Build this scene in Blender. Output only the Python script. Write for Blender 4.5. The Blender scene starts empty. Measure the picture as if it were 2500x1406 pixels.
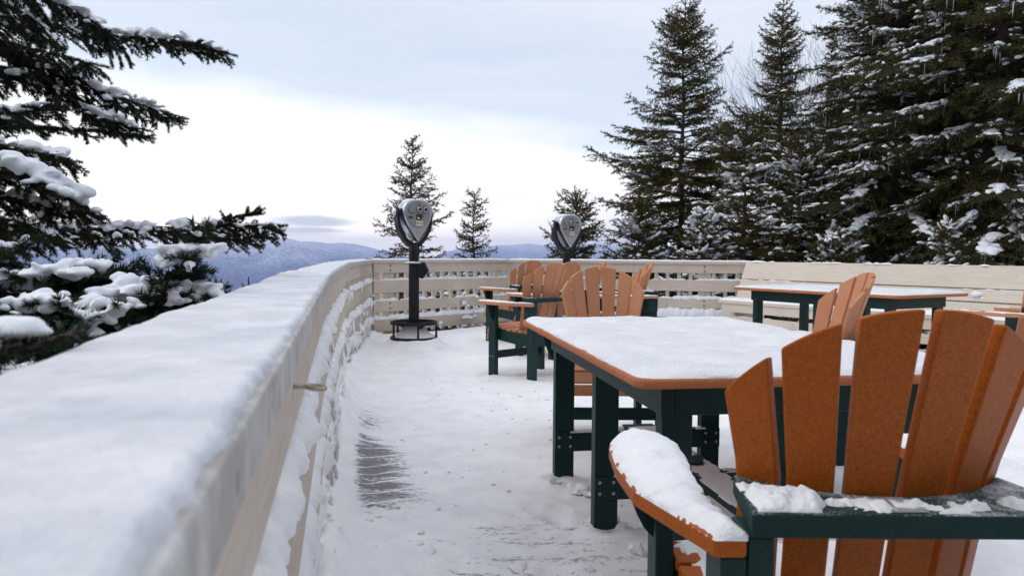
import bpy, bmesh, math, random
import numpy as np
from mathutils import Vector, Matrix

R = math.radians
scene = bpy.context.scene
COL = scene.collection

# ------------------------------------------------------------------ camera
CAM_H = 1.064
PITCH, ROLL, FPX = 2.584, 0.43, 1850.0
cam_d = bpy.data.cameras.new("camera")
cam_o = bpy.data.objects.new("camera", cam_d)
COL.objects.link(cam_o)
cam_o.location = (0, 0, CAM_H)
CAM_R = Matrix.Rotation(R(90 - PITCH), 3, 'X') @ Matrix.Rotation(R(ROLL), 3, 'Z')
cam_o.rotation_euler = CAM_R.to_euler()
cam_d.sensor_width = 36.0
cam_d.sensor_fit = 'HORIZONTAL'
cam_d.lens = FPX / 2500 * 36
cam_d.clip_start = 0.02
cam_d.clip_end = 60000
cam_d.dof.use_dof = True
cam_d.dof.focus_distance = 4.0
cam_d.dof.aperture_fstop = 9.0
scene.camera = cam_o


def at(px, py, Y):
    """world point seen at photo pixel (px,py) at distance Y along the deck"""
    d = CAM_R @ Vector(((px - 1250) / FPX, (703 - py) / FPX, -1))
    return Vector((0, 0, CAM_H)) + d * (Y / d.y)


# ------------------------------------------------------------------ noise
def _hash(ix, iy, iz, seed):
    h = (ix * 374761393 + iy * 668265263 + iz * 2147483647 + seed * 1274126177) & 0xFFFFFFFF
    h = ((h ^ (h >> 13)) * 1274126177) & 0xFFFFFFFF
    h = (h ^ (h >> 16)) & 0xFFFFFFFF
    return h.astype(np.float64) / 4294967295.0


def vnoise(x, y, z=None, seed=0):
    x = np.asarray(x, float); y = np.asarray(y, float)
    z = np.zeros_like(x) if z is None else np.asarray(z, float)
    ix, iy, iz = np.floor(x), np.floor(y), np.floor(z)
    fx, fy, fz = x - ix, y - iy, z - iz
    ix = ix.astype(np.int64); iy = iy.astype(np.int64); iz = iz.astype(np.int64)
    s = lambda t: t * t * t * (t * (t * 6 - 15) + 10)
    ux, uy, uz = s(fx), s(fy), s(fz)
    def H(a, b, c): return _hash(ix + a, iy + b, iz + c, seed)
    def L(a, b, t): return a + (b - a) * t
    z0 = L(L(H(0,0,0), H(1,0,0), ux), L(H(0,1,0), H(1,1,0), ux), uy)
    z1 = L(L(H(0,0,1), H(1,0,1), ux), L(H(0,1,1), H(1,1,1), ux), uy)
    return L(z0, z1, uz) * 2 - 1


def fbm(x, y, z=None, seed=0, oct=4, gain=0.5):
    t, a, f, n = 0, 1.0, 1.0, 0
    for k in range(oct):
        t = t + a * vnoise(np.asarray(x) * f, np.asarray(y) * f, None if z is None else np.asarray(z) * f, seed + k * 17)
        n += a; a *= gain; f *= 2.03
    return t / n


# ------------------------------------------------------------------ materials
def newmat(name):
    m = bpy.data.materials.new(name); m.use_nodes = True
    nt = m.node_tree; b = nt.nodes["Principled BSDF"]
    return m, nt, b


def nd(nt, t, **kw):
    n = nt.nodes.new(t)
    for k, v in kw.items():
        if k.startswith("in_"):
            n.inputs[k[3:].replace("_", " ")].default_value = v
        else:
            setattr(n, k, v)
    return n


def coords(nt, kind="Object", scale=(1, 1, 1), rot=(0, 0, 0)):
    tc = nd(nt, "ShaderNodeTexCoord")
    mp = nd(nt, "ShaderNodeMapping")
    mp.inputs["Scale"].default_value = scale
    mp.inputs["Rotation"].default_value = rot
    nt.links.new(tc.outputs[kind], mp.inputs["Vector"])
    return mp.outputs["Vector"]


def geo_pos(nt, scale=(1, 1, 1), rot=(0, 0, 0)):
    g = nd(nt, "ShaderNodeNewGeometry")
    mp = nd(nt, "ShaderNodeMapping")
    mp.inputs["Scale"].default_value = scale
    mp.inputs["Rotation"].default_value = rot
    nt.links.new(g.outputs["Position"], mp.inputs["Vector"])
    return mp.outputs["Vector"]


def noise(nt, vec, scale, detail=4, rough=0.55):
    n = nd(nt, "ShaderNodeTexNoise")
    n.inputs["Scale"].default_value = scale
    n.inputs["Detail"].default_value = detail
    n.inputs["Roughness"].default_value = rough
    nt.links.new(vec, n.inputs["Vector"])
    return n.outputs["Fac"]


def ramp(nt, fac, stops):
    r = nd(nt, "ShaderNodeValToRGB")
    e = r.color_ramp.elements
    while len(e) < len(stops): e.new(0.5)
    for el, (p, c) in zip(e, stops):
        el.position = p
        el.color = (c, c, c, 1) if not hasattr(c, "__len__") else (*c, 1)
    nt.links.new(fac, r.inputs["Fac"])
    return r.outputs["Color"]


def mixc(nt, fac, a, b, mode='MIX'):
    m = nd(nt, "ShaderNodeMix", data_type='RGBA', blend_type=mode)
    for sock, v in ((m.inputs[0], fac), (m.inputs[6], a), (m.inputs[7], b)):
        if isinstance(v, bpy.types.NodeSocket): nt.links.new(v, sock)
        elif hasattr(v, "__len__"): sock.default_value = (*v, 1)
        else: sock.default_value = v
    return m.outputs[2]


def math_n(nt, op, a, b=None, clamp=False):
    m = nd(nt, "ShaderNodeMath", operation=op, use_clamp=clamp)
    for s, v in ((m.inputs[0], a), (m.inputs[1], b)):
        if v is None: continue
        if isinstance(v, bpy.types.NodeSocket): nt.links.new(v, s)
        else: s.default_value = v
    return m.outputs[0]


def bump(nt, b, h, strength, dist):
    bp = nd(nt, "ShaderNodeBump")
    bp.inputs["Strength"].default_value = strength
    bp.inputs["Distance"].default_value = dist
    nt.links.new(h, bp.inputs["Height"])
    nt.links.new(bp.outputs["Normal"], b.inputs["Normal"])


def snow_material(name, c1, c2, bs=0.5, bd=0.006, specks=False):
    m, nt, b = newmat(name)
    v = geo_pos(nt)
    n1 = noise(nt, v, 11 if specks else 7, 6, 0.66)
    n2 = noise(nt, v, 60, 4, 0.65)
    n3 = noise(nt, v, 260, 2, 0.6)
    col = mixc(nt, ramp(nt, n1, [(0.35, 0.0), (0.7, 1.0)]), c1, c2)
    if specks:
        sp = noise(nt, v, 22, 1, 0.5)
        col = mixc(nt, ramp(nt, sp, [(0.80, 0.0), (0.83, 0.6)]), col, (0.25, 0.19, 0.17))
    nt.links.new(col, b.inputs["Base Color"])
    b.inputs["Roughness"].default_value = 0.55
    b.inputs["Specular IOR Level"].default_value = 0.3
    b.inputs["Subsurface Weight"].default_value = 0.0
    h = math_n(nt, 'ADD', math_n(nt, 'MULTIPLY', n2, 1.0), math_n(nt, 'MULTIPLY', n3, 0.35))
    bump(nt, b, h, bs, bd)
    return m


M = {}
M['snow'] = snow_material("snow", (0.85, 0.855, 0.87), (0.78, 0.79, 0.825), 0.6, 0.008)
M['snow_table'] = snow_material("table_snow", (0.82, 0.825, 0.84), (0.70, 0.71, 0.745), 0.8, 0.008)
M['snow_tree'] = snow_material("snow_on_boughs", (0.86, 0.88, 0.92), (0.82, 0.84, 0.89), 0.35, 0.004)
M['snow_cap'] = snow_material("icy_snow", (0.76, 0.765, 0.785), (0.53, 0.54, 0.59), 0.8, 0.005, True)


def paint_material(name, base, dark, frost=0.0):
    m, nt, b = newmat(name)
    v = coords(nt, "Object", (1, 1, 1))
    g = noise(nt, coords(nt, "Object", (3, 3, 90)), 1.6, 5, 0.6)
    big = noise(nt, v, 1.7, 3, 0.5)
    spot = noise(nt, v, 26, 2, 0.5)
    col = mixc(nt, ramp(nt, big, [(0.3, 0.0), (0.75, 1.0)]), base, dark)
    col = mixc(nt, math_n(nt, 'MULTIPLY', ramp(nt, g, [(0.35, 1.0), (0.6, 0.0)]), 0.24), col, (0.2, 0.16, 0.12))
    col = mixc(nt, ramp(nt, spot, [(0.725, 0.0), (0.76, 0.7)]), col, (0.12, 0.085, 0.06))
    if frost:
        fr = noise(nt, coords(nt, "Object", (9, 9, 3)), 3.0, 6, 0.75)
        col = mixc(nt, math_n(nt, 'MULTIPLY', ramp(nt, fr, [(0.42, 0.0), (0.62, 1.0)]), frost), col, (0.80, 0.80, 0.82))
    nt.links.new(col, b.inputs["Base Color"])
    b.inputs["Roughness"].default_value = 0.6
    bump(nt, b, g, 0.22, 0.004)
    return m


M['paint'] = paint_material("cream_paint", (0.62, 0.54, 0.45), (0.50, 0.425, 0.345))
M['paint_frost'] = paint_material("frosted_cream_paint", (0.40, 0.37, 0.345), (0.33, 0.31, 0.29), 0.5)
M['paint_bench'] = paint_material("bench_cream_paint", (0.62, 0.55, 0.465), (0.56, 0.49, 0.41))


def plastic_material(name, base, alt, rough, bs, sc=420):
    m, nt, b = newmat(name)
    v = coords(nt, "Object")
    sp = noise(nt, v, sc, 3, 0.7)
    st = noise(nt, coords(nt, "Object", (60, 60, 7)), 1.0, 4, 0.6)
    bl = noise(nt, v, 5, 3, 0.5)
    col = mixc(nt, ramp(nt, math_n(nt, 'ADD', math_n(nt, 'MULTIPLY', sp, 0.7), math_n(nt, 'MULTIPLY', noise(nt, v, sc * 0.35, 4, 0.7), 0.3)), [(0.36, 0.0), (0.64, 1.0)]), base, alt)
    col = mixc(nt, math_n(nt, 'MULTIPLY', ramp(nt, bl, [(0.55, 0.0), (0.8, 1.0)]), 0.22), col, tuple(min(1, c * 1.35 + 0.02) for c in base))
    nt.links.new(col, b.inputs["Base Color"])
    b.inputs["Roughness"].default_value = rough
    b.inputs["Specular IOR Level"].default_value = 0.24
    h = math_n(nt, 'ADD', sp, math_n(nt, 'MULTIPLY', st, 0.8))
    bump(nt, b, h, bs, 0.0012)
    return m


M['orange'] = plastic_material("orange_plastic_lumber", (0.49, 0.122, 0.007), (0.215, 0.042, 0.0025), 0.52, 0.4)
def add_frost(src, name, colr, amount, upward):
    """the same plastic with a thin film of rime on it"""
    m2 = M[src].copy(); m2.name = name; nt2 = m2.node_tree; b2 = nt2.nodes["Principled BSDF"]
    old = b2.inputs["Base Color"].links[0].from_socket
    v2 = coords(nt2, "Object")
    f1 = noise(nt2, v2, 9, 5, 0.7); f2 = noise(nt2, v2, 330, 3, 0.7)
    s_ = math_n(nt2, 'ADD', math_n(nt2, 'MULTIPLY', f1, 0.55), math_n(nt2, 'MULTIPLY', f2, 0.45))
    if upward:
        g2 = nd(nt2, "ShaderNodeNewGeometry"); sp2 = nd(nt2, "ShaderNodeSeparateXYZ"); nt2.links.new(g2.outputs["Normal"], sp2.inputs[0])
        fac = math_n(nt2, 'MULTIPLY', ramp(nt2, s_, [(0.49, 0.0), (0.62, amount)]), ramp(nt2, sp2.outputs["Z"], [(0.7, 0.0), (0.95, 1.0)]))
    else:
        fac = ramp(nt2, s_, [(0.30, amount * 0.55), (0.68, amount)])
    nt2.links.new(mixc(nt2, fac, old, colr), b2.inputs["Base Color"])
    b2.inputs["Roughness"].default_value = 0.65
    return m2


M['orange_rime'] = add_frost('orange', "rimed_orange_plastic_lumber", (0.80, 0.50, 0.34), 0.42, False)
M['orange_edge'] = add_frost('orange', "thinly_rimed_orange_lumber", (0.80, 0.55, 0.42), 0.16, False)
M['green'] = plastic_material("green_plastic_lumber", (0.006, 0.038, 0.036), (0.003, 0.016, 0.016), 0.5, 0.4)


M['green_rime'] = add_frost('green', "rimed_green_plastic_lumber", (0.74, 0.77, 0.79), 0.75, True)


def simple(name, c, rough=0.5, metal=0.0, nscale=0, namp=0.3, bs=0.0):
    m, nt, b = newmat(name)
    b.inputs["Base Color"].default_value = (*c, 1)
    b.inputs["Roughness"].default_value = rough
    b.inputs["Metallic"].default_value = metal
    if nscale:
        n = noise(nt, coords(nt, "Object"), nscale, 4, 0.6)
        col = mixc(nt, n, tuple(x * (1 - namp) for x in c), tuple(min(1, x * (1 + namp)) for x in c))
        nt.links.new(col, b.inputs["Base Color"])
        if bs: bump(nt, b, n, bs, 0.002)
    return m


M['black'] = simple("black_enamel", (0.008, 0.009, 0.013), 0.42, 0.0, 40, 0.4, 0.1)
M['black'].node_tree.nodes['Principled BSDF'].inputs['Specular IOR Level'].default_value = 0.3
M['chrome'] = simple("polished_aluminium", (0.56, 0.58, 0.62), 0.24, 1.0, 30, 0.1)
M['cast'] = simple("cast_aluminium", (0.25, 0.25, 0.255), 0.5, 0.75, 90, 0.45, 0.4)
M['cast_light'] = simple("worn_aluminium", (0.34, 0.34, 0.35), 0.36, 0.85, 60, 0.15, 0.1)
M['dark'] = simple("dark_glass", (0.006, 0.006, 0.008), 0.12)
M['redcap'] = simple("faded_red_plastic", (0.42, 0.15, 0.15), 0.5, 0, 30, 0.2)
M['yellow'] = simple("pale_yellow_plate", (0.60, 0.54, 0.36), 0.45, 0, 60, 0.2)
M['brownplate'] = simple("dark_brown_plate", (0.035, 0.022, 0.02), 0.4, 0, 120, 0.8)
M['steel'] = simple("zinc_bolt", (0.42, 0.42, 0.44), 0.4, 0.8, 50, 0.2)
M['bolt'] = simple("rusty_bolt_head", (0.20, 0.15, 0.11), 0.6, 0.3, 60, 0.4)
M['plaque'] = simple("frosted_metal_plaque", (0.40, 0.43, 0.42), 0.45, 0.5, 80, 0.2)
M['hook'] = simple("chipped_painted_steel", (0.40, 0.34, 0.26), 0.5, 0.2, 45, 0.75, 0.2)
M['bark'] = simple("spruce_bark", (0.085, 0.060, 0.045), 0.9, 0, 24, 0.6, 0.6)
M['twig'] = simple("twig_bark", (0.075, 0.048, 0.032), 0.85, 0, 60, 0.5)
M['ice'] = simple("icicle", (0.75, 0.78, 0.82), 0.15)


def needle_material(name, a, b2, c):
    m, nt, b = newmat(name)
    v = geo_pos(nt)
    n = noise(nt, v, 1.6, 3, 0.6)
    n2 = noise(nt, v, 14, 2, 0.6)
    col = mixc(nt, ramp(nt, n, [(0.35, 0.0), (0.65, 1.0)]), a, b2)
    col = mixc(nt, ramp(nt, n2, [(0.5, 0.0), (0.72, 0.8)]), col, c)
    nt.links.new(col, b.inputs["Base Color"])
    b.inputs["Roughness"].default_value = 0.7
    b.inputs["Specular IOR Level"].default_value = 0.08
    return m


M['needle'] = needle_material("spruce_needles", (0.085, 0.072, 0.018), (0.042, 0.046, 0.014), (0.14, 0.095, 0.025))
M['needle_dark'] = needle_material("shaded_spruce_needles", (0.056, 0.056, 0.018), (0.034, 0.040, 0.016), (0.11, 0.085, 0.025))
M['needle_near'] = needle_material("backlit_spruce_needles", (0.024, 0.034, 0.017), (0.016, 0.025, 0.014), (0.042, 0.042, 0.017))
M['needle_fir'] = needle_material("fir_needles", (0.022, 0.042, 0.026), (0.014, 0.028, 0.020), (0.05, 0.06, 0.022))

# deck snow: packed snow over wet dark boards, worn through where the vertex attribute says so
m, nt, b = newmat("packed_deck_snow")
v = geo_pos(nt)
att = nd(nt, "ShaderNodeAttribute", attribute_name="wear").outputs["Fac"]
strk = noise(nt, geo_pos(nt, (1.3, 7.5, 1), (0, 0, R(-30))), 1.7, 9, 0.78)
fine = noise(nt, v, 46, 5, 0.65)
med = noise(nt, v, 6, 5, 0.6)
tot = math_n(nt, 'ADD', math_n(nt, 'MULTIPLY', strk, 1.25), math_n(nt, 'MULTIPLY', fine, 0.55))
tot = math_n(nt, 'ADD', tot, att)
sv = nd(nt, "ShaderNodeSeparateXYZ"); nt.links.new(geo_pos(nt, (1, 1, 1), (0, 0, R(-30))), sv.inputs[0])
wob = math_n(nt, 'MULTIPLY', noise(nt, v, 3.0, 3), 0.05)
fr = math_n(nt, 'FRACT', math_n(nt, 'DIVIDE', math_n(nt, 'ADD', sv.outputs["Y"], wob), 0.145))
seam = ramp(nt, fr, [(0.0, 1.0), (0.07, 0.0), (0.92, 0.0), (1.0, 1.0)])
tot = math_n(nt, 'SUBTRACT', tot, math_n(nt, 'MULTIPLY', seam, 0.34))
tot = math_n(nt, 'MULTIPLY', tot, 0.5)
mask = ramp(nt, tot, [(0.655, 0.0), (0.74, 0.88)])
grey = ramp(nt, math_n(nt, 'ADD', math_n(nt, 'MULTIPLY', att, 0.5), med), [(0.4, 0.0), (0.85, 1.0)])
col = mixc(nt, grey, (0.94, 0.94, 0.95), (0.78, 0.785, 0.82))
col = mixc(nt, mask, col, mixc(nt, noise(nt, v, 30, 3), (0.05, 0.047, 0.065), (0.16, 0.155, 0.19)))
sp = noise(nt, v, 34, 1, 0.5)
col = mixc(nt, ramp(nt, sp, [(0.80, 0.0), (0.82, 0.6)]), col, (0.2, 0.16, 0.15))
nt.links.new(col, b.inputs["Base Color"])
b.inputs["Roughness"].default_value = 0.55
b.inputs["Specular IOR Level"].default_value = 0.3
bump(nt, b, math_n(nt, 'ADD', math_n(nt, 'MULTIPLY', fine, 0.5), math_n(nt, 'ADD', strk, math_n(nt, 'MULTIPLY', noise(nt, v, 190, 2), 0.2))), 0.55, 0.010)
M['deck_snow'] = m
M['deck_wood'] = simple("wet_deck_boards", (0.07, 0.06, 0.065), 0.6, 0, 8, 0.4, 0.2)

# terrain: snow near, snow-dusted forest far away
m, nt, b = newmat("snowy_forest_terrain")
g = nd(nt, "ShaderNodeNewGeometry")
sx = nd(nt, "ShaderNodeSeparateXYZ"); nt.links.new(g.outputs["Position"], sx.inputs[0])
dist = nd(nt, "ShaderNodeVectorMath", operation='LENGTH'); nt.links.new(g.outputs["Position"], dist.inputs[0])
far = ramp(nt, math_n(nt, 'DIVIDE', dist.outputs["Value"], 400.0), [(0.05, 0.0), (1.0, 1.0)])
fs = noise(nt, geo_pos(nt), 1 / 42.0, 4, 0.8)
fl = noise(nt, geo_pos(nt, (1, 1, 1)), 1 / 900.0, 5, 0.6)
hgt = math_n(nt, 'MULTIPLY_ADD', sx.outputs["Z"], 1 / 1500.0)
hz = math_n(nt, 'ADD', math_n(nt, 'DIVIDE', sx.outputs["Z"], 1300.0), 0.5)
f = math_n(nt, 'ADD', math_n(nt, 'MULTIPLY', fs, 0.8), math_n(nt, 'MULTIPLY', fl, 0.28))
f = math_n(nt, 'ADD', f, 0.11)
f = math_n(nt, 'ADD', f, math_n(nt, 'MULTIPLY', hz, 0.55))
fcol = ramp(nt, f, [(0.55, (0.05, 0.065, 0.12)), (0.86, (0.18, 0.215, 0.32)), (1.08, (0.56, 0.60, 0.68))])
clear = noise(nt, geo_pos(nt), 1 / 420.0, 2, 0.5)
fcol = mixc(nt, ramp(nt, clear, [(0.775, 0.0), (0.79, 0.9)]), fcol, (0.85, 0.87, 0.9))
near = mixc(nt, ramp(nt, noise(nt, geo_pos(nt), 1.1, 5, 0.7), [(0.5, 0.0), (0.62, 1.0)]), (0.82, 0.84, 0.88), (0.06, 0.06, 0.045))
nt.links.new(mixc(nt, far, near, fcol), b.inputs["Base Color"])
b.inputs["Roughness"].default_value = 0.9
b.inputs["Specular IOR Level"].default_value = 0.1
M['terrain'] = m


# ------------------------------------------------------------------ mesh helpers
def link(name, mesh, parent=None):
    o = bpy.data.objects.new(name, mesh)
    COL.objects.link(o)
    if parent is not None: o.parent = parent
    return o


def tag(o, label=None, cat=None, group=None, kind=None):
    if label: o["label"] = label
    if cat: o["category"] = cat
    if group: o["group"] = group
    if kind: o["kind"] = kind
    return o


def empty(name, loc=(0, 0, 0), rz=0.0):
    o = bpy.data.objects.new(name, None)
    o.empty_display_size = 0.1
    COL.objects.link(o)
    o.location = loc; o.rotation_euler = (0, 0, rz)
    return o


class MB:
    def __init__(s): s.v = []; s.f = []; s.m = []
    def add(s, vs, fs, mi=0):
        n = len(s.v); s.v += [tuple(p) for p in vs]
        s.f += [tuple(i + n for i in f) for f in fs]; s.m += [mi] * len(fs)
    def box(s, c, d, rot=None, mi=0):
        x, y, z = d[0] / 2, d[1] / 2, d[2] / 2
        vs = [Vector((a * x, b2 * y, c2 * z)) for a in (-1, 1) for b2 in (-1, 1) for c2 in (-1, 1)]
        if rot is not None: vs = [rot @ p for p in vs]
        vs = [p + Vector(c) for p in vs]
        s.add(vs, [(0, 1, 3, 2), (4, 6, 7, 5), (0, 4, 5, 1), (2, 3, 7, 6), (0, 2, 6, 4), (1, 5, 7, 3)], mi)
    def prism(s, poly, a0, a1, axes='xyz', mi=0):
        """poly in the first two axes, extruded along the third"""
        ix = ['xyz'.index(c) for c in axes]
        def P(u, w, h):
            r = [0, 0, 0]; r[ix[0]] = u; r[ix[1]] = w; r[ix[2]] = h; return r
        n = len(poly)
        vs = [P(u, w, a0) for u, w in poly] + [P(u, w, a1) for u, w in poly]
        fs = [tuple(range(n - 1, -1, -1)), tuple(range(n, 2 * n))]
        fs += [(i, (i + 1) % n, n + (i + 1) % n, n + i) for i in range(n)]
        s.add(vs, fs, mi)
    def tube(s, pts, rad, n=8, mi=0, caps=True, squash=None):
        pts = [Vector(p) for p in pts]
        if not hasattr(rad, "__len__"): rad = [rad] * len(pts)
        rings = []; up = Vector((0, 0, 1))
        for i, p in enumerate(pts):
            d = (pts[min(i + 1, len(pts) - 1)] - pts[max(i - 1, 0)]).normalized()
            u = d.cross(up)
            if u.length < 1e-3: u = d.cross(Vector((1, 0, 0)))
            u.normalize(); w = u.cross(d).normalized()
            q = squash or (1, 1)
            rings.append([p + (u * math.cos(t) * q[0] + w * math.sin(t) * q[1]) * rad[i] for t in [2 * math.pi * k / n for k in range(n)]])
        vs = [p for r in rings for p in r]
        fs = [(i * n + k, i * n + (k + 1) % n, (i + 1) * n + (k + 1) % n, (i + 1) * n + k) for i in range(len(pts) - 1) for k in range(n)]
        if caps:
            fs += [tuple(range(n - 1, -1, -1)), tuple((len(pts) - 1) * n + k for k in range(n))]
        s.add(vs, fs, mi)
    def lathe(s, prof, n=24, mi=0, M4=None):
        vs = []
        for r, z in prof:
            vs += [Vector((r * math.cos(2 * math.pi * k / n), r * math.sin(2 * math.pi * k / n), z)) for k in range(n)]
        if M4 is not None: vs = [M4 @ p for p in vs]
        fs = [(i * n + k, i * n + (k + 1) % n, (i + 1) * n + (k + 1) % n, (i + 1) * n + k) for i in range(len(prof) - 1) for k in range(n)]
        fs += [tuple(range(n - 1, -1, -1)), tuple((len(prof) - 1) * n + k for k in range(n))]
        s.add(vs, fs, mi)
    def build(s, name, mats, parent=None, bevel=0.0, smooth=False, seg=2):
        me = bpy.data.meshes.new(name)
        me.from_pydata(s.v, [], s.f)
        for mm in (mats if isinstance(mats, (list, tuple)) else [mats]): me.materials.append(mm)
        me.polygons.foreach_set("material_index", s.m)
        bm = bmesh.new(); bm.from_mesh(me); bmesh.ops.recalc_face_normals(bm, faces=bm.faces); bm.to_mesh(me); bm.free()
        if smooth: me.polygons.foreach_set("use_smooth", [True] * len(me.polygons))
        o = link(name, me, parent)
        if bevel:
            bv = o.modifiers.new("bevel", 'BEVEL'); bv.width = bevel; bv.segments = seg
            bv.limit_method = 'ANGLE'; bv.angle_limit = R(35)
        return o


def np_mesh(name, verts, faces, mats, parent=None, smooth=False, mi=None):
    """uniform-size faces from numpy arrays"""
    me = bpy.data.meshes.new(name)
    verts = np.asarray(verts, np.float32); faces = np.asarray(faces, np.int32)
    k = faces.shape[1]; nf = len(faces)
    me.vertices.add(len(verts)); me.vertices.foreach_set("co", verts.ravel())
    me.loops.add(nf * k); me.loops.foreach_set("vertex_index", faces.ravel())
    me.polygons.add(nf); me.polygons.foreach_set("loop_start", np.arange(0, nf * k, k, dtype=np.int32))
    for mm in (mats if isinstance(mats, (list, tuple)) else [mats]): me.materials.append(mm)
    if mi is not None: me.polygons.foreach_set("material_index", np.asarray(mi, np.int32))
    me.polygons.foreach_set("use_smooth", np.full(nf, bool(smooth)))
    me.update(calc_edges=True); me.validate()
    return link(name, me, parent)


def poly_dist(X, Y, poly):
    """signed distance to polygon outline, positive inside"""
    inside = np.zeros(X.shape, bool); dmin = np.full(X.shape, 1e9)
    n = len(poly)
    for i in range(n):
        x0, y0 = poly[i]; x1, y1 = poly[(i + 1) % n]
        dx, dy = x1 - x0, y1 - y0
        t = np.clip(((X - x0) * dx + (Y - y0) * dy) / (dx * dx + dy * dy + 1e-12), 0, 1)
        dmin = np.minimum(dmin, np.hypot(X - x0 - t * dx, Y - y0 - t * dy))
        c = ((y0 > Y) != (y1 > Y)) & (X < (x1 - x0) * (Y - y0) / (y1 - y0 + 1e-12) + x0)
        inside ^= c
    return np.where(inside, dmin, -dmin)


def snap_inside(X, Y, poly):
    sd = poly_dist(X, Y, poly); best = np.full(X.shape, 1e9); bx, by = X.copy(), Y.copy()
    n = len(poly)
    for i in range(n):
        x0, y0 = poly[i]; x1, y1 = poly[(i + 1) % n]
        dx, dy = x1 - x0, y1 - y0
        t = np.clip(((X - x0) * dx + (Y - y0) * dy) / (dx * dx + dy * dy + 1e-12), 0, 1)
        qx, qy = x0 + t * dx, y0 + t * dy; d = np.hypot(X - qx, Y - qy)
        k = d < best; best = np.where(k, d, best); bx = np.where(k, qx, bx); by = np.where(k, qy, by)
    o = sd < 0
    return np.where(o, bx, X), np.where(o, by, Y)


def snow_patch(name, poly, z0, thick, edge, seed, parent, res=0.008, cover=1.0, nsc=18.0, amp=0.35, mat='snow', grow=0.0, zfun=None):
    """a layer of snow lying on a flat outline; cover<1 breaks it into patches, edges thin out raggedly"""
    P = np.array(poly); x0, y0 = P.min(0) - grow - res; x1, y1 = P.max(0) + grow + res
    nx = int((x1 - x0) / res) + 2; ny = int((y1 - y0) / res) + 2
    X, Y = np.meshgrid(np.linspace(x0, x1, nx), np.linspace(y0, y1, ny))
    d = poly_dist(X, Y, poly) + grow
    d = d + edge * 0.55 * fbm(X * nsc * 1.6, Y * nsc * 1.6, None, seed + 5, 3)
    base = 1 - np.exp(-np.clip(d, 0, None) / edge)
    n = fbm(X * nsc, Y * nsc, None, seed, 4)
    h = thick * base * (1 + amp * n)
    if cover < 1:
        n2 = fbm(X * nsc * 0.55, Y * nsc * 0.55, None, seed + 50, 4, 0.55) * 0.5 + 0.5
        h = h * np.clip((n2 - (1 - cover)) * 6, -0.4, 1)
    h = np.where(d <= 0, -0.003, h)
    keep = h > 0.0006
    if grow == 0:
        X, Y = snap_inside(X, Y, poly)
    Z = z0 + np.where(keep, h, -0.003)
    if zfun is not None: Z = Z + zfun(X, Y)
    idx = np.arange(nx * ny).reshape(ny, nx)
    q = np.stack([idx[:-1, :-1], idx[:-1, 1:], idx[1:, 1:], idx[1:, :-1]], -1).reshape(-1, 4)
    kf = keep.ravel()[q].any(1); q = q[kf]
    used = np.unique(q); rm = -np.ones(nx * ny, int); rm[used] = np.arange(len(used))
    V = np.stack([X, Y, Z], -1).reshape(-1, 3)[used]
    if len(q) == 0: return None
    return np_mesh(name, V, rm[q], M[mat], parent, True)


def resample(pts, step):
    pts = np.array(pts, float); seg = np.linalg.norm(np.diff(pts, axis=0), axis=1)
    s = np.concatenate([[0], np.cumsum(seg)]); n = max(2, int(s[-1] / step) + 1)
    t = np.linspace(0, s[-1], n)
    return np.stack([np.interp(t, s, pts[:, k]) for k in range(pts.shape[1])], 1), t


def ridge(name, path, z, width, height, seed, parent, off=0.0, step=0.012, thresh=-0.25, nsc=9.0, drip=0.0, mat='snow'):
    """a line of snow along the top of a board. path = 2D points; off shifts to the left normal"""
    P, t = resample(path, step)
    T = np.gradient(P, axis=0); T /= np.linalg.norm(T, axis=1)[:, None]
    N = np.stack([-T[:, 1], T[:, 0]], 1)
    n1 = fbm(t * nsc, t * 0 + seed, None, seed, 4); n2 = fbm(t * nsc * 2.2, t * 0 + 3.3, None, seed + 9, 4); n3 = fbm(t * nsc * 1.4, t * 0 + 7.7, None, seed + 4, 4)
    n0 = fbm(t * 1.6, t * 0 + 1.1, None, seed + 2, 3)
    amt = np.clip((n1 * 0.6 + n0 * 0.8 - thresh) * 2.2, 0.02, 1.25)
    wl = width * (0.5 + 0.28 * n2) * np.clip(amt * 1.6, 0.15, 1); wr = width * (0.5 + 0.34 * n3) * np.clip(amt * 1.6, 0.15, 1)
    hh = height * amt * (1 + 0.5 * n2)
    prof = [(1.0, -0.10 - drip), (1.06, 0.25), (0.8, 0.72), (0.3, 1.0), (-0.3, 1.0), (-0.8, 0.7), (-1.05, 0.22), (-1.0, -0.10 - drip)]
    rows = []
    for u, w in prof:
        ww = np.where(u > 0, wl, wr) * abs(u) * (1 if u > 0 else -1)
        jit = 0.25 * fbm(t * 30, t * 0 + u * 3, None, seed + 31, 3)
        rows.append(np.concatenate([P + N * (off + ww * (1 + jit))[:, None], (z + hh * w * (1 + 0.5 * jit) - 0.002)[:, None]], 1))
    V = np.stack(rows, 1); k = len(prof); n = len(P)
    idx = np.arange(n * k).reshape(n, k)
    q = np.stack([idx[:-1, :-1], idx[1:, :-1], idx[1:, 1:], idx[:-1, 1:]], -1).reshape(-1, 4)
    ok = (amt > 0.06)
    okf = np.repeat((ok[:-1] | ok[1:]), k - 1)
    return np_mesh(name, V.reshape(-1, 3), q[okf], M[mat], parent, True)


_bm = bmesh.new(); bmesh.ops.create_icosphere(_bm, subdivisions=2, radius=1.0)
ICO2_V = np.array([v.co[:] for v in _bm.verts]); ICO2_F = np.array([[v.index for v in f.verts] for f in _bm.faces]); _bm.free()


_bm = bmesh.new(); bmesh.ops.create_icosphere(_bm, subdivisions=1, radius=1.0)
ICO1_V = np.array([v.co[:] for v in _bm.verts]); ICO1_F = np.array([[v.index for v in f.verts] for f in _bm.faces]); _bm.free()


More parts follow.
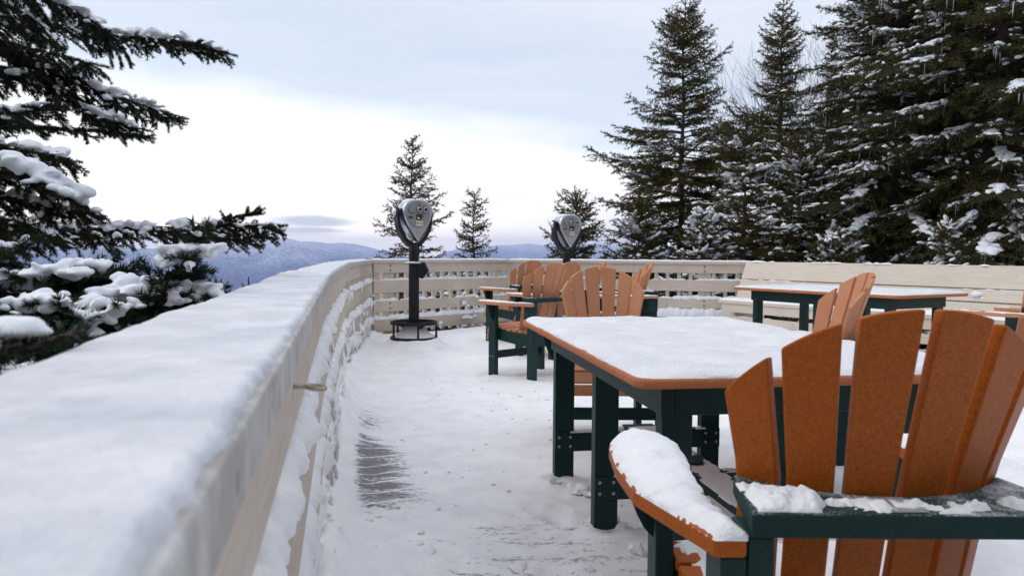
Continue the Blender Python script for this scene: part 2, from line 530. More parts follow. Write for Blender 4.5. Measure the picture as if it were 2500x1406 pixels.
def blobs(cen, dirs, size, rng, rough=0.35, fr=1.6, low=False):
    """deformed flattened lumps: cen (n,3), dirs (n,3) long axis, size (n,3)"""
    n = len(cen); ICO_V, ICO_F = (ICO1_V, ICO1_F) if low else (ICO2_V, ICO2_F)
    d = dirs / np.linalg.norm(dirs, axis=1)[:, None]
    up = np.tile([0, 0, 1.0], (n, 1))
    s = np.cross(up, d); s /= np.maximum(np.linalg.norm(s, axis=1), 1e-6)[:, None]
    w = np.cross(d, s)
    base = ICO_V[None] * np.ones((n, 1, 1))
    o = rng.random((n, 1, 3)) * 50
    q = base * fr + o
    k = 1 + rough * fbm(q[..., 0].ravel(), q[..., 1].ravel(), q[..., 2].ravel(), 3, 2).reshape(n, -1) * 1.6
    loc = base * k[..., None] * size[:, None, :]
    loc[..., 2] = np.where(loc[..., 2] < 0, loc[..., 2] * 0.35, loc[..., 2])
    V = cen[:, None] + loc[..., :1] * d[:, None] + loc[..., 1:2] * s[:, None] + loc[..., 2:] * w[:, None]
    F = ICO_F[None] + (np.arange(n) * len(ICO_V))[:, None, None]
    return V.reshape(-1, 3), F.reshape(-1, 3)


def remeshed(V, F, voxel, smooth_it, mat, name, parent, disp=0.0):
    """fuse overlapping lumps into one pillowy skin"""
    tmp = np_mesh("lumps", V, F, mat)
    r = tmp.modifiers.new("r", 'REMESH'); r.mode = 'VOXEL'; r.voxel_size = voxel
    s = tmp.modifiers.new("s", 'SMOOTH'); s.factor = 0.5; s.iterations = smooth_it
    dg = bpy.context.evaluated_depsgraph_get(); dg.update()
    me = bpy.data.meshes.new_from_object(tmp.evaluated_get(dg))
    bpy.data.objects.remove(tmp)
    if disp:
        n = len(me.vertices); co = np.empty(n * 3, np.float32); no = np.empty(n * 3, np.float32)
        me.vertices.foreach_get("co", co); me.vertices.foreach_get("normal", no)
        co = co.reshape(-1, 3); no = no.reshape(-1, 3)
        k = fbm(co[:, 0] * 28, co[:, 1] * 28, co[:, 2] * 28, 11, 3)
        co = co + no * (k * disp)[:, None]
        me.vertices.foreach_set("co", co.astype(np.float32).ravel())
    me.polygons.foreach_set("use_smooth", [True] * len(me.polygons))
    me.materials.clear(); me.materials.append(mat)
    me.name = name
    return link(name, me, parent)


def copy_tree(o, parent=None, skip=()):
    c = o.copy(); COL.objects.link(c)
    if parent is not None: c.parent = parent
    for ch in list(o.children):
        if ch.name.split('.')[0] not in skip: copy_tree(ch, c, skip)
    return c
# ------------------------------------------------------------------ world, sun, haze
SUN_AZ, SUN_EL = R(-80), R(38)          # off to the left behind thin cloud
w = bpy.data.worlds.new("World"); scene.world = w; w.use_nodes = True
nt = w.node_tree; bg = nt.nodes["Background"]
sky = nd(nt, "ShaderNodeTexSky", sky_type='NISHITA')
sky.sun_disc = False; sky.sun_elevation = SUN_EL; sky.sun_rotation = SUN_AZ
sky.altitude = 1200; sky.air_density = 1.0; sky.dust_density = 1.5
tc = nd(nt, "ShaderNodeTexCoord")
sep = nd(nt, "ShaderNodeSeparateXYZ"); nt.links.new(tc.outputs["Generated"], sep.inputs[0])
X, Yv, Z = sep.outputs
mp = nd(nt, "ShaderNodeMapping"); mp.inputs["Scale"].default_value = (1.6, 1.6, 7.0)
nt.links.new(tc.outputs["Generated"], mp.inputs["Vector"])
cn = noise(nt, mp.outputs["Vector"], 1.7, 5, 0.55)
mp2 = nd(nt, "ShaderNodeMapping"); mp2.inputs["Scale"].default_value = (2.0, 2.0, 14.0); mp2.inputs["Rotation"].default_value = (0, R(5), 0)
nt.links.new(tc.outputs["Generated"], mp2.inputs["Vector"])
cn2 = noise(nt, mp2.outputs["Vector"], 2.4, 6, 0.6)
# bright band of cloud above the horizon, its upper rim sloping down to the right
el = math_n(nt, 'ADD', Z, math_n(nt, 'MULTIPLY', X, 0.125))
el = math_n(nt, 'ADD', el, math_n(nt, 'MULTIPLY', math_n(nt, 'SUBTRACT', cn, 0.5), 0.10))
band = ramp(nt, el, [(0.0, (1.55, 1.42, 1.30)), (0.022, (1.30, 1.22, 1.16)), (0.05, (1.06, 1.04, 1.04)), (0.115, (1.06, 1.06, 1.08)), (0.142, (0.93, 0.94, 0.985)),
                     (0.175, (0.63, 0.705, 0.82)), (0.235, (0.575, 0.655, 0.775)), (0.30, (0.645, 0.69, 0.79)), (0.42, (0.68, 0.74, 0.86)), (0.75, (0.82, 0.87, 0.97)), (1.0, (0.85, 0.89, 0.98))])
wisp = ramp(nt, cn2, [(0.38, 0.0), (0.72, 1.0)])
hi = ramp(nt, el, [(0.14, 0.0), (0.2, 1.0)])
band = mixc(nt, math_n(nt, 'MULTIPLY', math_n(nt, 'MULTIPLY', wisp, hi), 0.45), band, (0.76, 0.78, 0.87))


def smear(cx, cz, wx, wz, soft=0.5):
    """lens-shaped cloud streak around direction azimuth cx, elevation cz"""
    az = math_n(nt, 'ARCTAN2', X, Yv)
    jx = math_n(nt, 'MULTIPLY', math_n(nt, 'SUBTRACT', cn2, 0.5), 0.05)
    a = math_n(nt, 'DIVIDE', math_n(nt, 'SUBTRACT', math_n(nt, 'ADD', az, jx), cx), wx)
    b2 = math_n(nt, 'DIVIDE', math_n(nt, 'SUBTRACT', math_n(nt, 'ADD', Z, math_n(nt, 'MULTIPLY', jx, 0.3)), cz), wz)
    d = math_n(nt, 'ADD', math_n(nt, 'MULTIPLY', a, a), math_n(nt, 'MULTIPLY', b2, b2))
    return ramp(nt, d, [(0.25, 1.0), (1.0, 0.0)])


for cx, cz, wx, wz, k in ((-0.255, 0.0395, 0.062, 0.0075, 0.85), (-0.262, 0.0285, 0.058, 0.0052, 0.75), (-0.30, 0.0225, 0.09, 0.004, 0.35), (-0.08, 0.075, 0.16, 0.012, 0.10), (-0.42, 0.09, 0.12, 0.012, 0.12)):
    band = mixc(nt, math_n(nt, 'MULTIPLY', smear(cx, cz, wx, wz), k), band, (0.56, 0.62, 0.70))
cloud = mixc(nt, 1.0, band, (11.6, 11.6, 11.4), 'MULTIPLY')
cover = 0.90
nt.links.new(mixc(nt, cover, sky.outputs[0], cloud), bg.inputs["Color"])
bg.inputs["Strength"].default_value = 0.1

sd = bpy.data.lights.new("sun", 'SUN'); sd.energy = 1.0; sd.angle = R(35); sd.color = (1.0, 0.93, 0.85)
so = bpy.data.objects.new("sun", sd); COL.objects.link(so)
sdir = Vector((math.sin(SUN_AZ) * math.cos(SUN_EL), math.cos(SUN_AZ) * math.cos(SUN_EL), math.sin(SUN_EL)))
so.rotation_euler = sdir.to_track_quat('Z', 'Y').to_euler()
so.location = (-6, 6, 9)

scene.view_settings.view_transform = 'Standard'
scene.view_settings.look = 'None'
scene.view_settings.exposure = 0.19
scene.view_settings.gamma = 1.0
scene.cycles.max_bounces = 6
scene.cycles.diffuse_bounces = 3
scene.cycles.glossy_bounces = 3
scene.cycles.use_denoising = True

hz = MB(); hz.box((0, 0, -190), (48000, 48000, 1240))
haze_o = hz.build("haze", [])
hm = bpy.data.materials.new("haze_air"); hm.use_nodes = True
hnt = hm.node_tree; hnt.nodes.clear()
ho = hnt.nodes.new("ShaderNodeOutputMaterial"); pv = hnt.nodes.new("ShaderNodeVolumePrincipled")
pv.inputs["Color"].default_value = (0.43, 0.555, 0.97, 1)
pv.inputs["Density"].default_value = 5.2e-5
hnt.links.new(pv.outputs[0], ho.inputs["Volume"])
haze_o.data.materials.append(hm)
tag(haze_o, kind="stuff")
haze_o.display_type = 'WIRE'

# ------------------------------------------------------------------ plan of the deck
LEFT = [(0.28, -1.50), (-0.310, 1.153), (-0.740, 3.08), (-1.095, 4.88), (-1.46, 6.80), (-1.80, 9.85)]   # inner edge of the cap
C0, VX, BC = (-1.80, 9.85), (-0.05, 11.75), (3.36, 10.87)
BDIR = Vector((0.53, -0.848)).normalized()
BEND = (BC[0] + BDIR.x * 9.0, BC[1] + BDIR.y * 9.0)


def smooth_line(pts, step=0.03, it=40):
    P, t = resample(pts, step)
    for _ in range(it):
        Q = P.copy(); Q[1:-1] = 0.25 * P[:-2] + 0.5 * P[1:-1] + 0.25 * P[2:]; P = Q
    return P


LSM = smooth_line(LEFT, 0.05, 160)


def offset_line(P, d):
    P = np.array(P, float); T = np.gradient(P, axis=0); T /= np.linalg.norm(T, axis=1)[:, None]
    return P + np.stack([-T[:, 1], T[:, 0]], 1) * d      # left of travel


def line_dist(X, Y, pts):
    d = np.full(X.shape, 1e9); pts = np.array(pts)
    for (x0, y0), (x1, y1) in zip(pts[:-1], pts[1:]):
        dx, dy = x1 - x0, y1 - y0
        t = np.clip(((X - x0) * dx + (Y - y0) * dy) / (dx * dx + dy * dy), 0, 1)
        d = np.minimum(d, np.hypot(X - x0 - t * dx, Y - y0 - t * dy))
    return d


VIEW1, VIEW2 = (-1.10, 8.49), (0.76, 10.60)
inset = 0.24; nrm = (0.736, -0.677)
deck_poly = [(0.34, -1.6)] + [(x - 0.046, y) for x, y in LSM[5:-4:3]] + [(C0[0] + nrm[0] * inset * 0.4 - 0.05, C0[1] + nrm[1] * inset), (VX[0] + 0.06, VX[1] - inset), (BC[0], BC[1] - 0.06), BEND, (BEND[0], -1.6)]

res = 0.024
xs = np.arange(-2.1, 8.4, res); ys = np.arange(-1.6, 12.0, res)
X, Y = np.meshgrid(xs, ys)
dd = poly_dist(X, Y, deck_poly)
dl = line_dist(X, Y, LSM[::4])
H = 0.010 * fbm(X * 1.1, Y * 1.1, None, 2, 4) + 0.0085 * fbm(X * 4, Y * 4, None, 8, 4) + 0.0045 * fbm(X * 11, Y * 11, None, 12, 3)
u = X * 0.866 + Y * 0.5; vv = -X * 0.5 + Y * 0.866
H += -0.003 * np.exp(-((np.mod(vv, 0.143) - 0.0715) / 0.012) ** 2) * np.clip(1.4 - dl, 0, 1)
bare = np.exp(-((Y - 3.62) / 0.62) ** 4)
drift = 0.5 + 0.5 * fbm(X * 2.4, Y * 2.4, None, 21, 4)
H += (0.20 * np.exp(-(dl / 0.075) ** 1.5) * (0.45 + 0.8 * drift) * (1 - 0.62 * bare) * (1 - 0.7 * np.clip((Y - 5.5) / 2.5, 0, 1)) + 0.05 * np.exp(-(dl / 0.26) ** 2) * drift * (1 - bare))
H += 0.05 * np.exp(-(np.hypot(X + 0.42, Y - 2.42) / 0.2) ** 2)
for (vx, vy) in (VIEW1, VIEW2):
    rr = np.hypot(X - vx, Y - vy) * (1 + 0.12 * fbm(X * 4, Y * 4, None, 5, 3))
    H += 0.21 * np.exp(-(rr / 0.19) ** 2) + 0.082 / (1 + np.exp((rr - 0.33) / 0.026))
wear = 0.60 * bare * np.exp(-(np.clip(dl - 0.14, 0, None) / 0.30) ** 2) * (dl > 0.03)
wear += 0.47 * np.exp(-((Y - 4.65) / 0.6) ** 2) * np.exp(-(np.clip(dl - 0.1, 0, None) / 0.3) ** 2)
wear += 0.20 * np.exp(-(np.hypot((X - 0.02) / 0.5, (Y - 2.36) / 0.16)) ** 2) + 0.26 * np.exp(-((Y - 2.75) / 0.5) ** 2) * np.exp(-(X + 0.1) ** 2 / 0.5)
wear += 0.27 * np.exp(-(np.hypot((X - 0.8) / 0.9, (Y - 2.7) / 0.8)) ** 2)
wear /= (1 + np.exp(-(dl - 0.085) / 0.015))
wear -= 0.15 * np.clip((Y - 5.0) / 2, 0, 1)
# boot prints along the walkway
prng = np.random.default_rng(12)
for k in range(34):
    fx, fy = prng.uniform(-0.75, 0.35), prng.uniform(2.5, 8.0)
    fx -= 0.10 * (fy - 3)
    if prng.random() < 0.25: fx, fy = prng.uniform(-0.1, 0.9), prng.uniform(1.9, 3.2)
    an = prng.uniform(-0.6, 0.9); ca, sa = math.cos(an), math.sin(an)
    k1 = (np.abs(X - fx) < 0.35) & (np.abs(Y - fy) < 0.35)
    lx = (X[k1] - fx) * ca + (Y[k1] - fy) * sa; ly = -(X[k1] - fx) * sa + (Y[k1] - fy) * ca
    rr_ = np.sqrt((lx / (0.048 + 0.012 * np.tanh(ly * 12))) ** 2 + (ly / 0.145) ** 2)
    H[k1] += -0.011 / (1 + np.exp((rr_ - 1) / 0.10)) + 0.005 * np.exp(-((rr_ - 1.25) / 0.2) ** 2)
# snow pushed up round the legs of the nearest table
for (lx_, ly_) in ((0.21, 3.52), (0.37, 2.83), (0.50, 2.17), (0.95, 3.64), (1.08, 2.95)):
    H += 0.022 * np.exp(-((np.hypot(X - lx_, Y - ly_) - 0.07) / 0.05) ** 2) * (0.6 + 0.8 * drift)
idx = np.arange(X.size).reshape(X.shape)
q = np.stack([idx[:-1, :-1], idx[:-1, 1:], idx[1:, 1:], idx[1:, :-1]], -1).reshape(-1, 4)
ok = (dd > 0).ravel()[q].all(1); q = q[ok]
used = np.unique(q); rm = -np.ones(X.size, int); rm[used] = np.arange(len(used))
deck = np_mesh("deck_snow", np.stack([X, Y, H], -1).reshape(-1, 3)[used], rm[q], M['deck_snow'], None, True)
a = deck.data.attributes.new("wear", 'FLOAT', 'POINT'); a.data.foreach_set("value", wear.ravel()[used].astype(np.float32))
tag(deck, kind="structure")
dk = MB(); dk.prism(deck_poly, -0.30, -0.045)
tag(dk.build("deck", M['deck_wood']), kind="structure")


def deck_z(x, y):
    i = int(round((y + 1.6) / res)); j = int(round((x + 2.1) / res))
    return float(H[min(max(i, 0), H.shape[0] - 1), min(max(j, 0), H.shape[1] - 1)])


# crumbs and chunks of frozen snow lying on the deck
rng = np.random.default_rng(77)
spots = [(-0.28, 2.62, .022), (0.03, 2.52, .028), (0.30, 3.36, .05), (0.36, 3.30, .035), (0.20, 3.45, .03), (0.45, 2.66, .03), (0.62, 2.80, .03), (0.27, 2.50, .018), (-0.55, 2.9, .016), (-0.3, 3.1, .014), (0.12, 2.2, .02), (0.33, 2.92, .024), (0.40, 2.93, .03), (0.43, 2.86, .02)]
spots += [(rng.uniform(-0.7, 0.5), rng.uniform(2.3, 6.5), rng.uniform(.004, .012)) for _ in range(90)]
cen = np.array([(x, y, deck_z(x, y) + s * 0.15) for x, y, s in spots]); sz = np.array([(s * 1.2, s, s * .8) for _, _, s in spots])
Vb, Fb = blobs(cen, rng.normal(size=(len(cen), 3)) * [1, 1, .2], sz, rng, 0.5, 1.2)
tag(np_mesh("snow_chunks", Vb, Fb, M['snow'], None, False), "loose crumbs of frozen snow scattered over the snowy deck", "snow", kind="stuff")

# ------------------------------------------------------------------ terrain
def yh(px): return 619.5 + 0.0075 * (px - 1250)


R1 = [(-900, 640), (-200, 612), (0, 600), (200, 604), (400, 608), (540, 606), (600, 604), (640, 598), (664, 589), (680, 583.5), (692, 581), (706, 584), (740, 592), (760, 599), (800, 611), (850, 622), (900, 632), (1000, 648), (1300, 655), (2500, 660), (3600, 660)]
R2 = [(-900, 630), (-200, 618), (200, 610), (400, 608), (560, 602), (640, 603), (690, 595), (720, 590), (760, 589), (800, 595), (830, 593), (870, 597), (900, 604), (930, 612), (960, 621), (1000, 628), (1060, 629), (1090, 615), (1130, 606), (1200, 600), (1250, 598), (1290, 595), (1340, 600), (1450, 596), (1560, 600), (1700, 606), (2500, 612), (3600, 620)]


def crest(tab, az, r):
    px = np.array([p for p, _ in tab], float); py = np.array([q for _, q in tab], float)
    x = 1250 + FPX * np.tan(np.clip(az, -1.15, 0.9))
    y = np.interp(x, px, py)
    return CAM_H + (yh(x) - y) / np.hypot(FPX, x - 1250) * r


def near_ground(x, y):
    g = -1.35 - 0.16 * np.clip(1.5 - x, 0, None) - 0.22 * np.clip(y - 13.0, 0, None) * np.clip((9 - x) / 8, 0.12, 1)
    return g + 0.12 * fbm(x * 0.5, y * 0.5, None, 40, 4)


az = np.unique(np.concatenate([np.arange(-180, 180, 6.0), np.arange(-48, 42, 0.14)])) * math.pi / 180
rr = np.concatenate([[0.3], np.geomspace(2, 60, 42), np.geomspace(70, 6000, 40), np.linspace(6200, 22500, 140)])
A, Rr = np.meshgrid(az, rr)
GX, GY = Rr * np.sin(A), Rr * np.cos(A)
zn = near_ground(GX, GY)
zm = np.interp(np.log(Rr), np.log([30, 100, 500, 1500, 3500, 20000]), [-6, -26, -150, -430, -620, -640])
t = 1 / (1 + np.exp(-(np.log(np.maximum(Rr, 1)) - np.log(45)) * 5))
Zg = zn.clip(-60, 2) * (1 - t) + zm * t
c1, c2 = crest(R1, A, 12500.0), crest(R2, A, 19000.0)
rid = 1 - np.abs(fbm(GX / 1500, GY / 1500, None, 60, 5)) * 2
spur = fbm(GX / 2600, GY / 2600, None, 70, 4)
def shape(r, r0, wn, wf): return np.exp(-(np.where(r < r0, (r - r0) / wn, (r - r0) / wf)) ** 2)
h1 = -640 + (c1 + 640) * shape(Rr, 12500 , 3300 * (1 + .25 * spur), 2500)
h2 = -640 + (c2 + 640) * shape(Rr, 19000, 3000 * (1 + .25 * spur), 2500)
bumpy = (rid - 0.55) * 75 + spur * 90
b1 = bumpy * np.clip(np.abs(Rr - 12500) / 1800, 0, 1) * np.clip((Rr - 5500) / 2500, 0, 1)
Zf = np.maximum(h1, h2) + b1 * np.clip(np.abs(Rr - 19000) / 1500, 0, 1) + 14 * fbm(GX / 260, GY / 260, None, 90, 3) * np.clip((Rr - 5500) / 2500, 0, 1)
tf = np.clip((Rr - 4500) / 2500, 0, 1); tf = tf * tf * (3 - 2 * tf)
Zg = Zg * (1 - tf) + np.maximum(Zf, -690) * tf
na, nr = len(az), len(rr)
idx = np.arange(nr * na).reshape(nr, na)
nxt = np.roll(idx, -1, axis=1)
q = np.stack([idx[:-1], nxt[:-1], nxt[1:], idx[1:]], -1).reshape(-1, 4)
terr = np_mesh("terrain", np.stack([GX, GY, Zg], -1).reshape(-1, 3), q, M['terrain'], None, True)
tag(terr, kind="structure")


def ground_z(x, y): return float(near_ground(np.array([x]), np.array([y]))[0])


# ------------------------------------------------------------------ railings
CAPH = 0.97
BOARDS = [(0.800, 0.927), (0.536, 0.700), (0.287, 0.430), (0.022, 0.186)]


def strip_solid(name, P_in, P_out, z0, z1, mat, parent, bevel=0.0):
    """solid following two plan lines"""
    P_in = np.array(P_in); P_out = np.array(P_out); n = len(P_in)
    V = np.concatenate([np.c_[P_in, np.full(n, z0)], np.c_[P_out, np.full(n, z0)], np.c_[P_out, np.full(n, z1)], np.c_[P_in, np.full(n, z1)]])
    mb = MB(); f = []
    for i in range(n - 1):
        for a_, b_ in ((0, 1), (1, 2), (2, 3), (3, 0)):
            f.append((a_ * n + i, a_ * n + i + 1, b_ * n + i + 1, b_ * n + i))
    f += [(0, n, 2 * n, 3 * n), (n - 1, 4 * n - 1, 3 * n - 1, 2 * n - 1)]
    mb.add(V, f)
    return mb.build(name, mat, parent, bevel)


def seg_line(p, q, step=0.1):
    n = max(2, int(math.hypot(q[0] - p[0], q[1] - p[1]) / step) + 1)
    return np.stack([np.linspace(p[0], q[0], n), np.linspace(p[1], q[1], n)], 1)


BAL = MB(); BAL.box((0, 0, 0.47), (0.052, 0.042, 0.94)); BAL_ME = BAL.build("baluster", M['paint'], None, 0.003)
BLT = MB(); BLT.lathe([(0.0, 0.0), (0.014, 0.0), (0.014, 0.004), (0.009, 0.009), (0.0, 0.009)], 10); BLT_ME = BLT.build("bolt", M['bolt'])


def put(src, parent, loc, rz=0.0, rx=0.0):
    o = src.copy(); COL.objects.link(o); o.parent = parent; o.location = loc; o.rotation_euler = (rx, 0, rz); return o


def railing(name, line, label, cap_joints, frost, cap_snow, seed, posts, board_ends, bolts, ridge_kw):
    """line runs with the deck on its right-hand side; outward is to the left"""
    root = empty(name, (0, 0, 0)); tag(root, label, "railing")
    P = np.array(line)
    # cap planks, straight between joints
    for p, q in zip(cap_joints[:-1], cap_joints[1:]):
        L = seg_line(p, q, 0.25)
        strip_solid("cap_plank", L, offset_line(L, 0.185), CAPH - 0.042, CAPH, M['paint_frost'] if frost else M['paint'], root, 0.004)
    S, t = resample(P, 0.06)
    inner = offset_line(S, 0.020); outer = offset_line(S, 0.052)
    for bi, (z0, z1) in enumerate(BOARDS):
        cuts = [0.0] + [c + 0.25 * ((bi * 7) % 3) for c in board_ends] + [t[-1]]
        for c0, c1 in zip(cuts[:-1], cuts[1:]):
            tk_ = np.concatenate([[c0 + 0.001], t[(t > c0 + 0.01) & (t < c1 - 0.01)], [c1 - 0.001]])
            ib = np.stack([np.interp(tk_, t, inner[:, c]) for c in (0, 1)], 1); ob = np.stack([np.interp(tk_, t, outer[:, c]) for c in (0, 1)], 1)
            strip_solid("rail_board", ib, ob, z0, z1, M['paint'], root, 0.004)
    T = np.gradient(S, axis=0); ang = np.arctan2(T[:, 1], T[:, 0])
    bl = offset_line(S, 0.052 + 0.0225)
    s = 0.09
    while s < t[-1] - 0.05:
        if not any(abs(s - p) < 0.13 for p in posts):
            x, y = np.interp(s, t, bl[:, 0]), np.interp(s, t, bl[:, 1])
            put(BAL_ME, root, (x, y, -0.015), float(np.interp(s, t, ang)))
        s += 0.165
    pl = offset_line(S, 0.052 + 0.047)
    for p in posts:
        x, y, a_ = np.interp(p, t, pl[:, 0]), np.interp(p, t, pl[:, 1]), float(np.interp(p, t, ang))
        pm = MB(); pm.box((-0.047, 0, 0.37), (0.09, 0.09, 1.11)); pm.box((0.046, 0.004, 0.37), (0.09, 0.09, 1.11))
        po = pm.build("post", M['paint'], root, 0.004); po.location = (x, y, 0); po.rotation_euler = (0, 0, a_)
    fl = offset_line(S, 0.019)
    for p in bolts:
        x, y, a_ = np.interp(p, t, fl[:, 0]), np.interp(p, t, fl[:, 1]), float(np.interp(p, t, ang))
        for z in (0.895, 0.832, 0.396, 0.33):
            put(BLT_ME, root, (x, y, z), a_, R(90))
    # snow
    for bi, (z0, z1) in enumerate(BOARDS[1:]):
        ridge("snow", offset_line(S, 0.048), z1, ridge_kw['w'][bi], ridge_kw['h'][bi], seed + bi, root, 0.0, ridge_kw['step'], ridge_kw['th'][bi], ridge_kw.get('nsc', 9), ridge_kw.get('drip', 0))
    return root


def bez_pts(P): return P


left_posts = [1.1, 2.9, 4.8, 6.7, 8.6, 10.5]
left_r = railing("curved_railing", LSM, "long curved cream railing with thick snow on its cap, curving away down the deck",
                 LEFT, True, True, 200, left_posts, [2.2, 4.9, 7.6], [], dict(w=[0.070, 0.074, 0.078], h=[0.030, 0.036, 0.04], th=[-0.65, -0.6, -0.55], step=0.010, nsc=9, drip=0.12))
back_l = railing("corner_railing", seg_line((C0[0] + 0.012, C0[1] + 0.012), VX, 0.1), "short cream slatted railing section running back from corner behind viewer pole",
                 [(C0[0] + 0.002, C0[1] + 0.002), VX], False, True, 300, [0.27, 2.40], [1.12], [0.27], dict(w=[0.05, 0.055, 0.06], h=[0.022, 0.03, 0.045], th=[-0.45, -0.5, -0.5], step=0.016))
back_r = railing("back_railing", seg_line((VX[0] + 0.012, VX[1]), (BC[0] + 0.25, BC[1] - 0.065), 0.1), "cream slatted railing across the back, ending at the long bench",
                 [(VX[0] + 0.003, VX[1]), (BC[0] + 0.25, BC[1] - 0.065)], False, True, 400, [1.2, 2.93], [1.9], [2.93], dict(w=[0.05, 0.055, 0.09], h=[0.022, 0.032, 0.09], th=[-0.4, -0.5, -0.9], step=0.016, drip=0.2))
cp = MB(); cp.box((VX[0] - 0.01, VX[1] + 0.072, 0.37), (0.10, 0.10, 1.108)); cp.build("corner_post", M['paint'], back_r, 0.004)
# corner post between the curved and the straight railing
cp = MB(); cp.box((C0[0] - 0.075, C0[1] + 0.055, 0.37), (0.09, 0.09, 1.108)); cp.build("corner_post", M['paint'], back_l, 0.004)
for o in (BAL_ME, BLT_ME): bpy.data.objects.remove(o)


def cap_snow(line, root, seed, inner_gap, width, thick, step, ncross, over, amp):
    P, t = resample(line, step)
    T = np.gradient(P, axis=0); T /= np.linalg.norm(T, axis=1)[:, None]
    N = np.stack([-T[:, 1], T[:, 0]], 1)
    ein = inner_gap + 0.003 * fbm(t * 22, t * 0, None, seed, 4) + 0.003 * fbm(t * 70, t * 0, None, seed + 3, 2)
    eout = width + over * (0.5 + 0.9 * fbm(t * 4.5, t * 0 + 5, None, seed + 1, 4) + 0.35 * fbm(t * 17, t * 0 + 5, None, seed + 7, 3))
    rows = []
    us = np.concatenate([[0, 0], np.linspace(0.012, 0.988, ncross), [1, 1]])
    for k, u_ in enumerate(us):
        off = ein * (1 - u_) + eout * u_
        x = P[:, 0] + N[:, 0] * off; y = P[:, 1] + N[:, 1] * off
        prof = min(1, (u_ / 0.025) ** 0.6, ((1 - u_) / 0.10) ** 0.6) if 0 < u_ < 1 else 0
        n = fbm(x * 6, y * 3, None, seed + 2, 4) * 0.55 + fbm(x * 20, y * 20, None, seed + 12, 3) * 0.22
        h = thick * prof * (1 + amp * n) + thick * 0.5 * u_ * prof
        z = CAPH + h
        if k == 0: z = np.full_like(x, CAPH - 0.002)
        if k == len(us) - 1:
            z = np.full_like(x, CAPH - 0.012) - 0.015 * np.clip(eout - width, 0, 1) / over
            x = x - N[:, 0] * 0.012; y = y - N[:, 1] * 0.012
        rows.append(np.stack([x, y, z], 1))
    V = np.stack(rows, 1); k = len(us); n = len(P)
    idx = np.arange(n * k).reshape(n, k)
    q = np.stack([idx[:-1, :-1], idx[1:, :-1], idx[1:, 1:], idx[:-1, 1:]], -1).reshape(-1, 4)
    return np_mesh("snow_cap", V.reshape(-1, 3), q, M['snow_cap'] if seed == 501 else M['snow'], root, True)


def poly_dense(pts, step):
    return resample(pts, step)[0]


cap_snow(LEFT, left_r, 501, 0.005, 0.186, 0.0075, 0.008, 46, 0.022, 1.1)
cap_snow([C0, VX], back_l, 502, 0.02, 0.17, 0.012, 0.02, 10, 0.02, 1.2)
cap_snow([VX, (BC[0] + 0.2, BC[1] - 0.05)], back_r, 503, 0.02, 0.17, 0.014, 0.02, 10, 0.02, 1.2)
# frozen rim along the cap's inner edge
ridge("snow", np.array(LEFT[1:]), CAPH - 0.003, 0.012, 0.0045, 520, left_r, 0.009, 0.006, -0.3, 30)
# clots of snow thrown against the lower boards of the curved railing
rng = np.random.default_rng(5)
P, t = resample(LSM, 0.05); T = np.gradient(P, axis=0); T /= np.linalg.norm(T, axis=1)[:, None]
cen, dr, szs = [], [], []
for _ in range(130):
    i = rng.integers(20, len(P)); y = P[i, 1]
    if y < 2.6 or (y < 4.2 and rng.random() < .6) or (y > 8.2 and rng.random() < .6): continue
    zt = rng.choice([0.186, 0.43, 0.02, 0.70], p=[.42, .46, .0, .12])
    z = zt - abs(rng.normal()) * (0.05 if zt > 0.1 else -0.05)
    s = rng.uniform(0.012, 0.036) * (1 if y > 3 else 0.7)
    nx, ny = T[i, 1], -T[i, 0]
    cen.append((P[i, 0] + nx * (0.0 + 0.3 * s) - 0.012 * nx * 0, P[i, 1] + ny * 0.3 * s, z)); dr.append((T[i, 0], T[i, 1], rng.normal() * 2.5)); szs.append((s * rng.uniform(1, 2.8), s * .42, s * rng.uniform(.6, 1.1)))
Vb, Fb = blobs(np.array(cen), np.array(dr), np.array(szs), rng, 0.5, 1.6)
np_mesh("snow_clots", Vb, Fb, M['snow'], left_r, True)
# clots on the back railings
cen, dr, szs = [], [], []
for px, py, s in ((1132, 742, .05), (1140, 748, .035), (1138, 775, .05), (1148, 776, .045), (1131, 776, .04), (1160, 762, .05), (1158, 771, .045), (1163, 752, .035), (1074, 790, .04), (1074, 797, .03), (1162, 726, .03)):
    Yd = 11.05; p = at(px, py, Yd)
    a_, b_ = np.array(C0), np.array(VX); tt = (px - 915) / (1240 - 915)
    # solve the plan distance where the sight line meets the railing face
    d = (CAM_R @ Vector(((px - 1250) / FPX, (703 - py) / FPX, -1)));
    den = d.x * (b_ - a_)[1] - d.y * (b_ - a_)[0]
    k = (a_[0] * (b_ - a_)[1] - a_[1] * (b_ - a_)[0]) / den
    p = Vector((0, 0, CAM_H)) + d * k
    cen.append((p.x + 0.01, p.y - 0.01, p.z)); dr.append((0.68, 0.73, 0.1)); szs.append((s, s * .5, s * .8))
Vb, Fb = blobs(np.array(cen), np.array(dr), np.array(szs), rng, 0.5, 1.6)
np_mesh("snow_clots", Vb, Fb, M['snow'], back_l, True)
# eye hook screwed into the fascia of the curved railing
hk = MB()
p0 = Vector((-0.312, 1.10, 0.868))
axis = Vector((0.976, 0.218, -0.02)).normalized()
hk.tube([p0 - axis * 0.02, p0 + axis * 0.012], 0.0035, 8)
ring = []
side = Vector((0, 0, 1)).cross(axis).normalized()
for k in range(25):
    a_ = 2 * math.pi * k / 24
    ring.append(p0 + axis * (0.012 + 0.0135 * (1 - math.cos(a_))) + side * 0.0135 * math.sin(a_) * 1.0 + Vector((0, 0, -0.10)) * 0.0135 * (1 - math.cos(a_)))
hk.tube(ring, 0.0034, 8)
hk.build("eye_hook", M['hook'], left_r, 0, True)

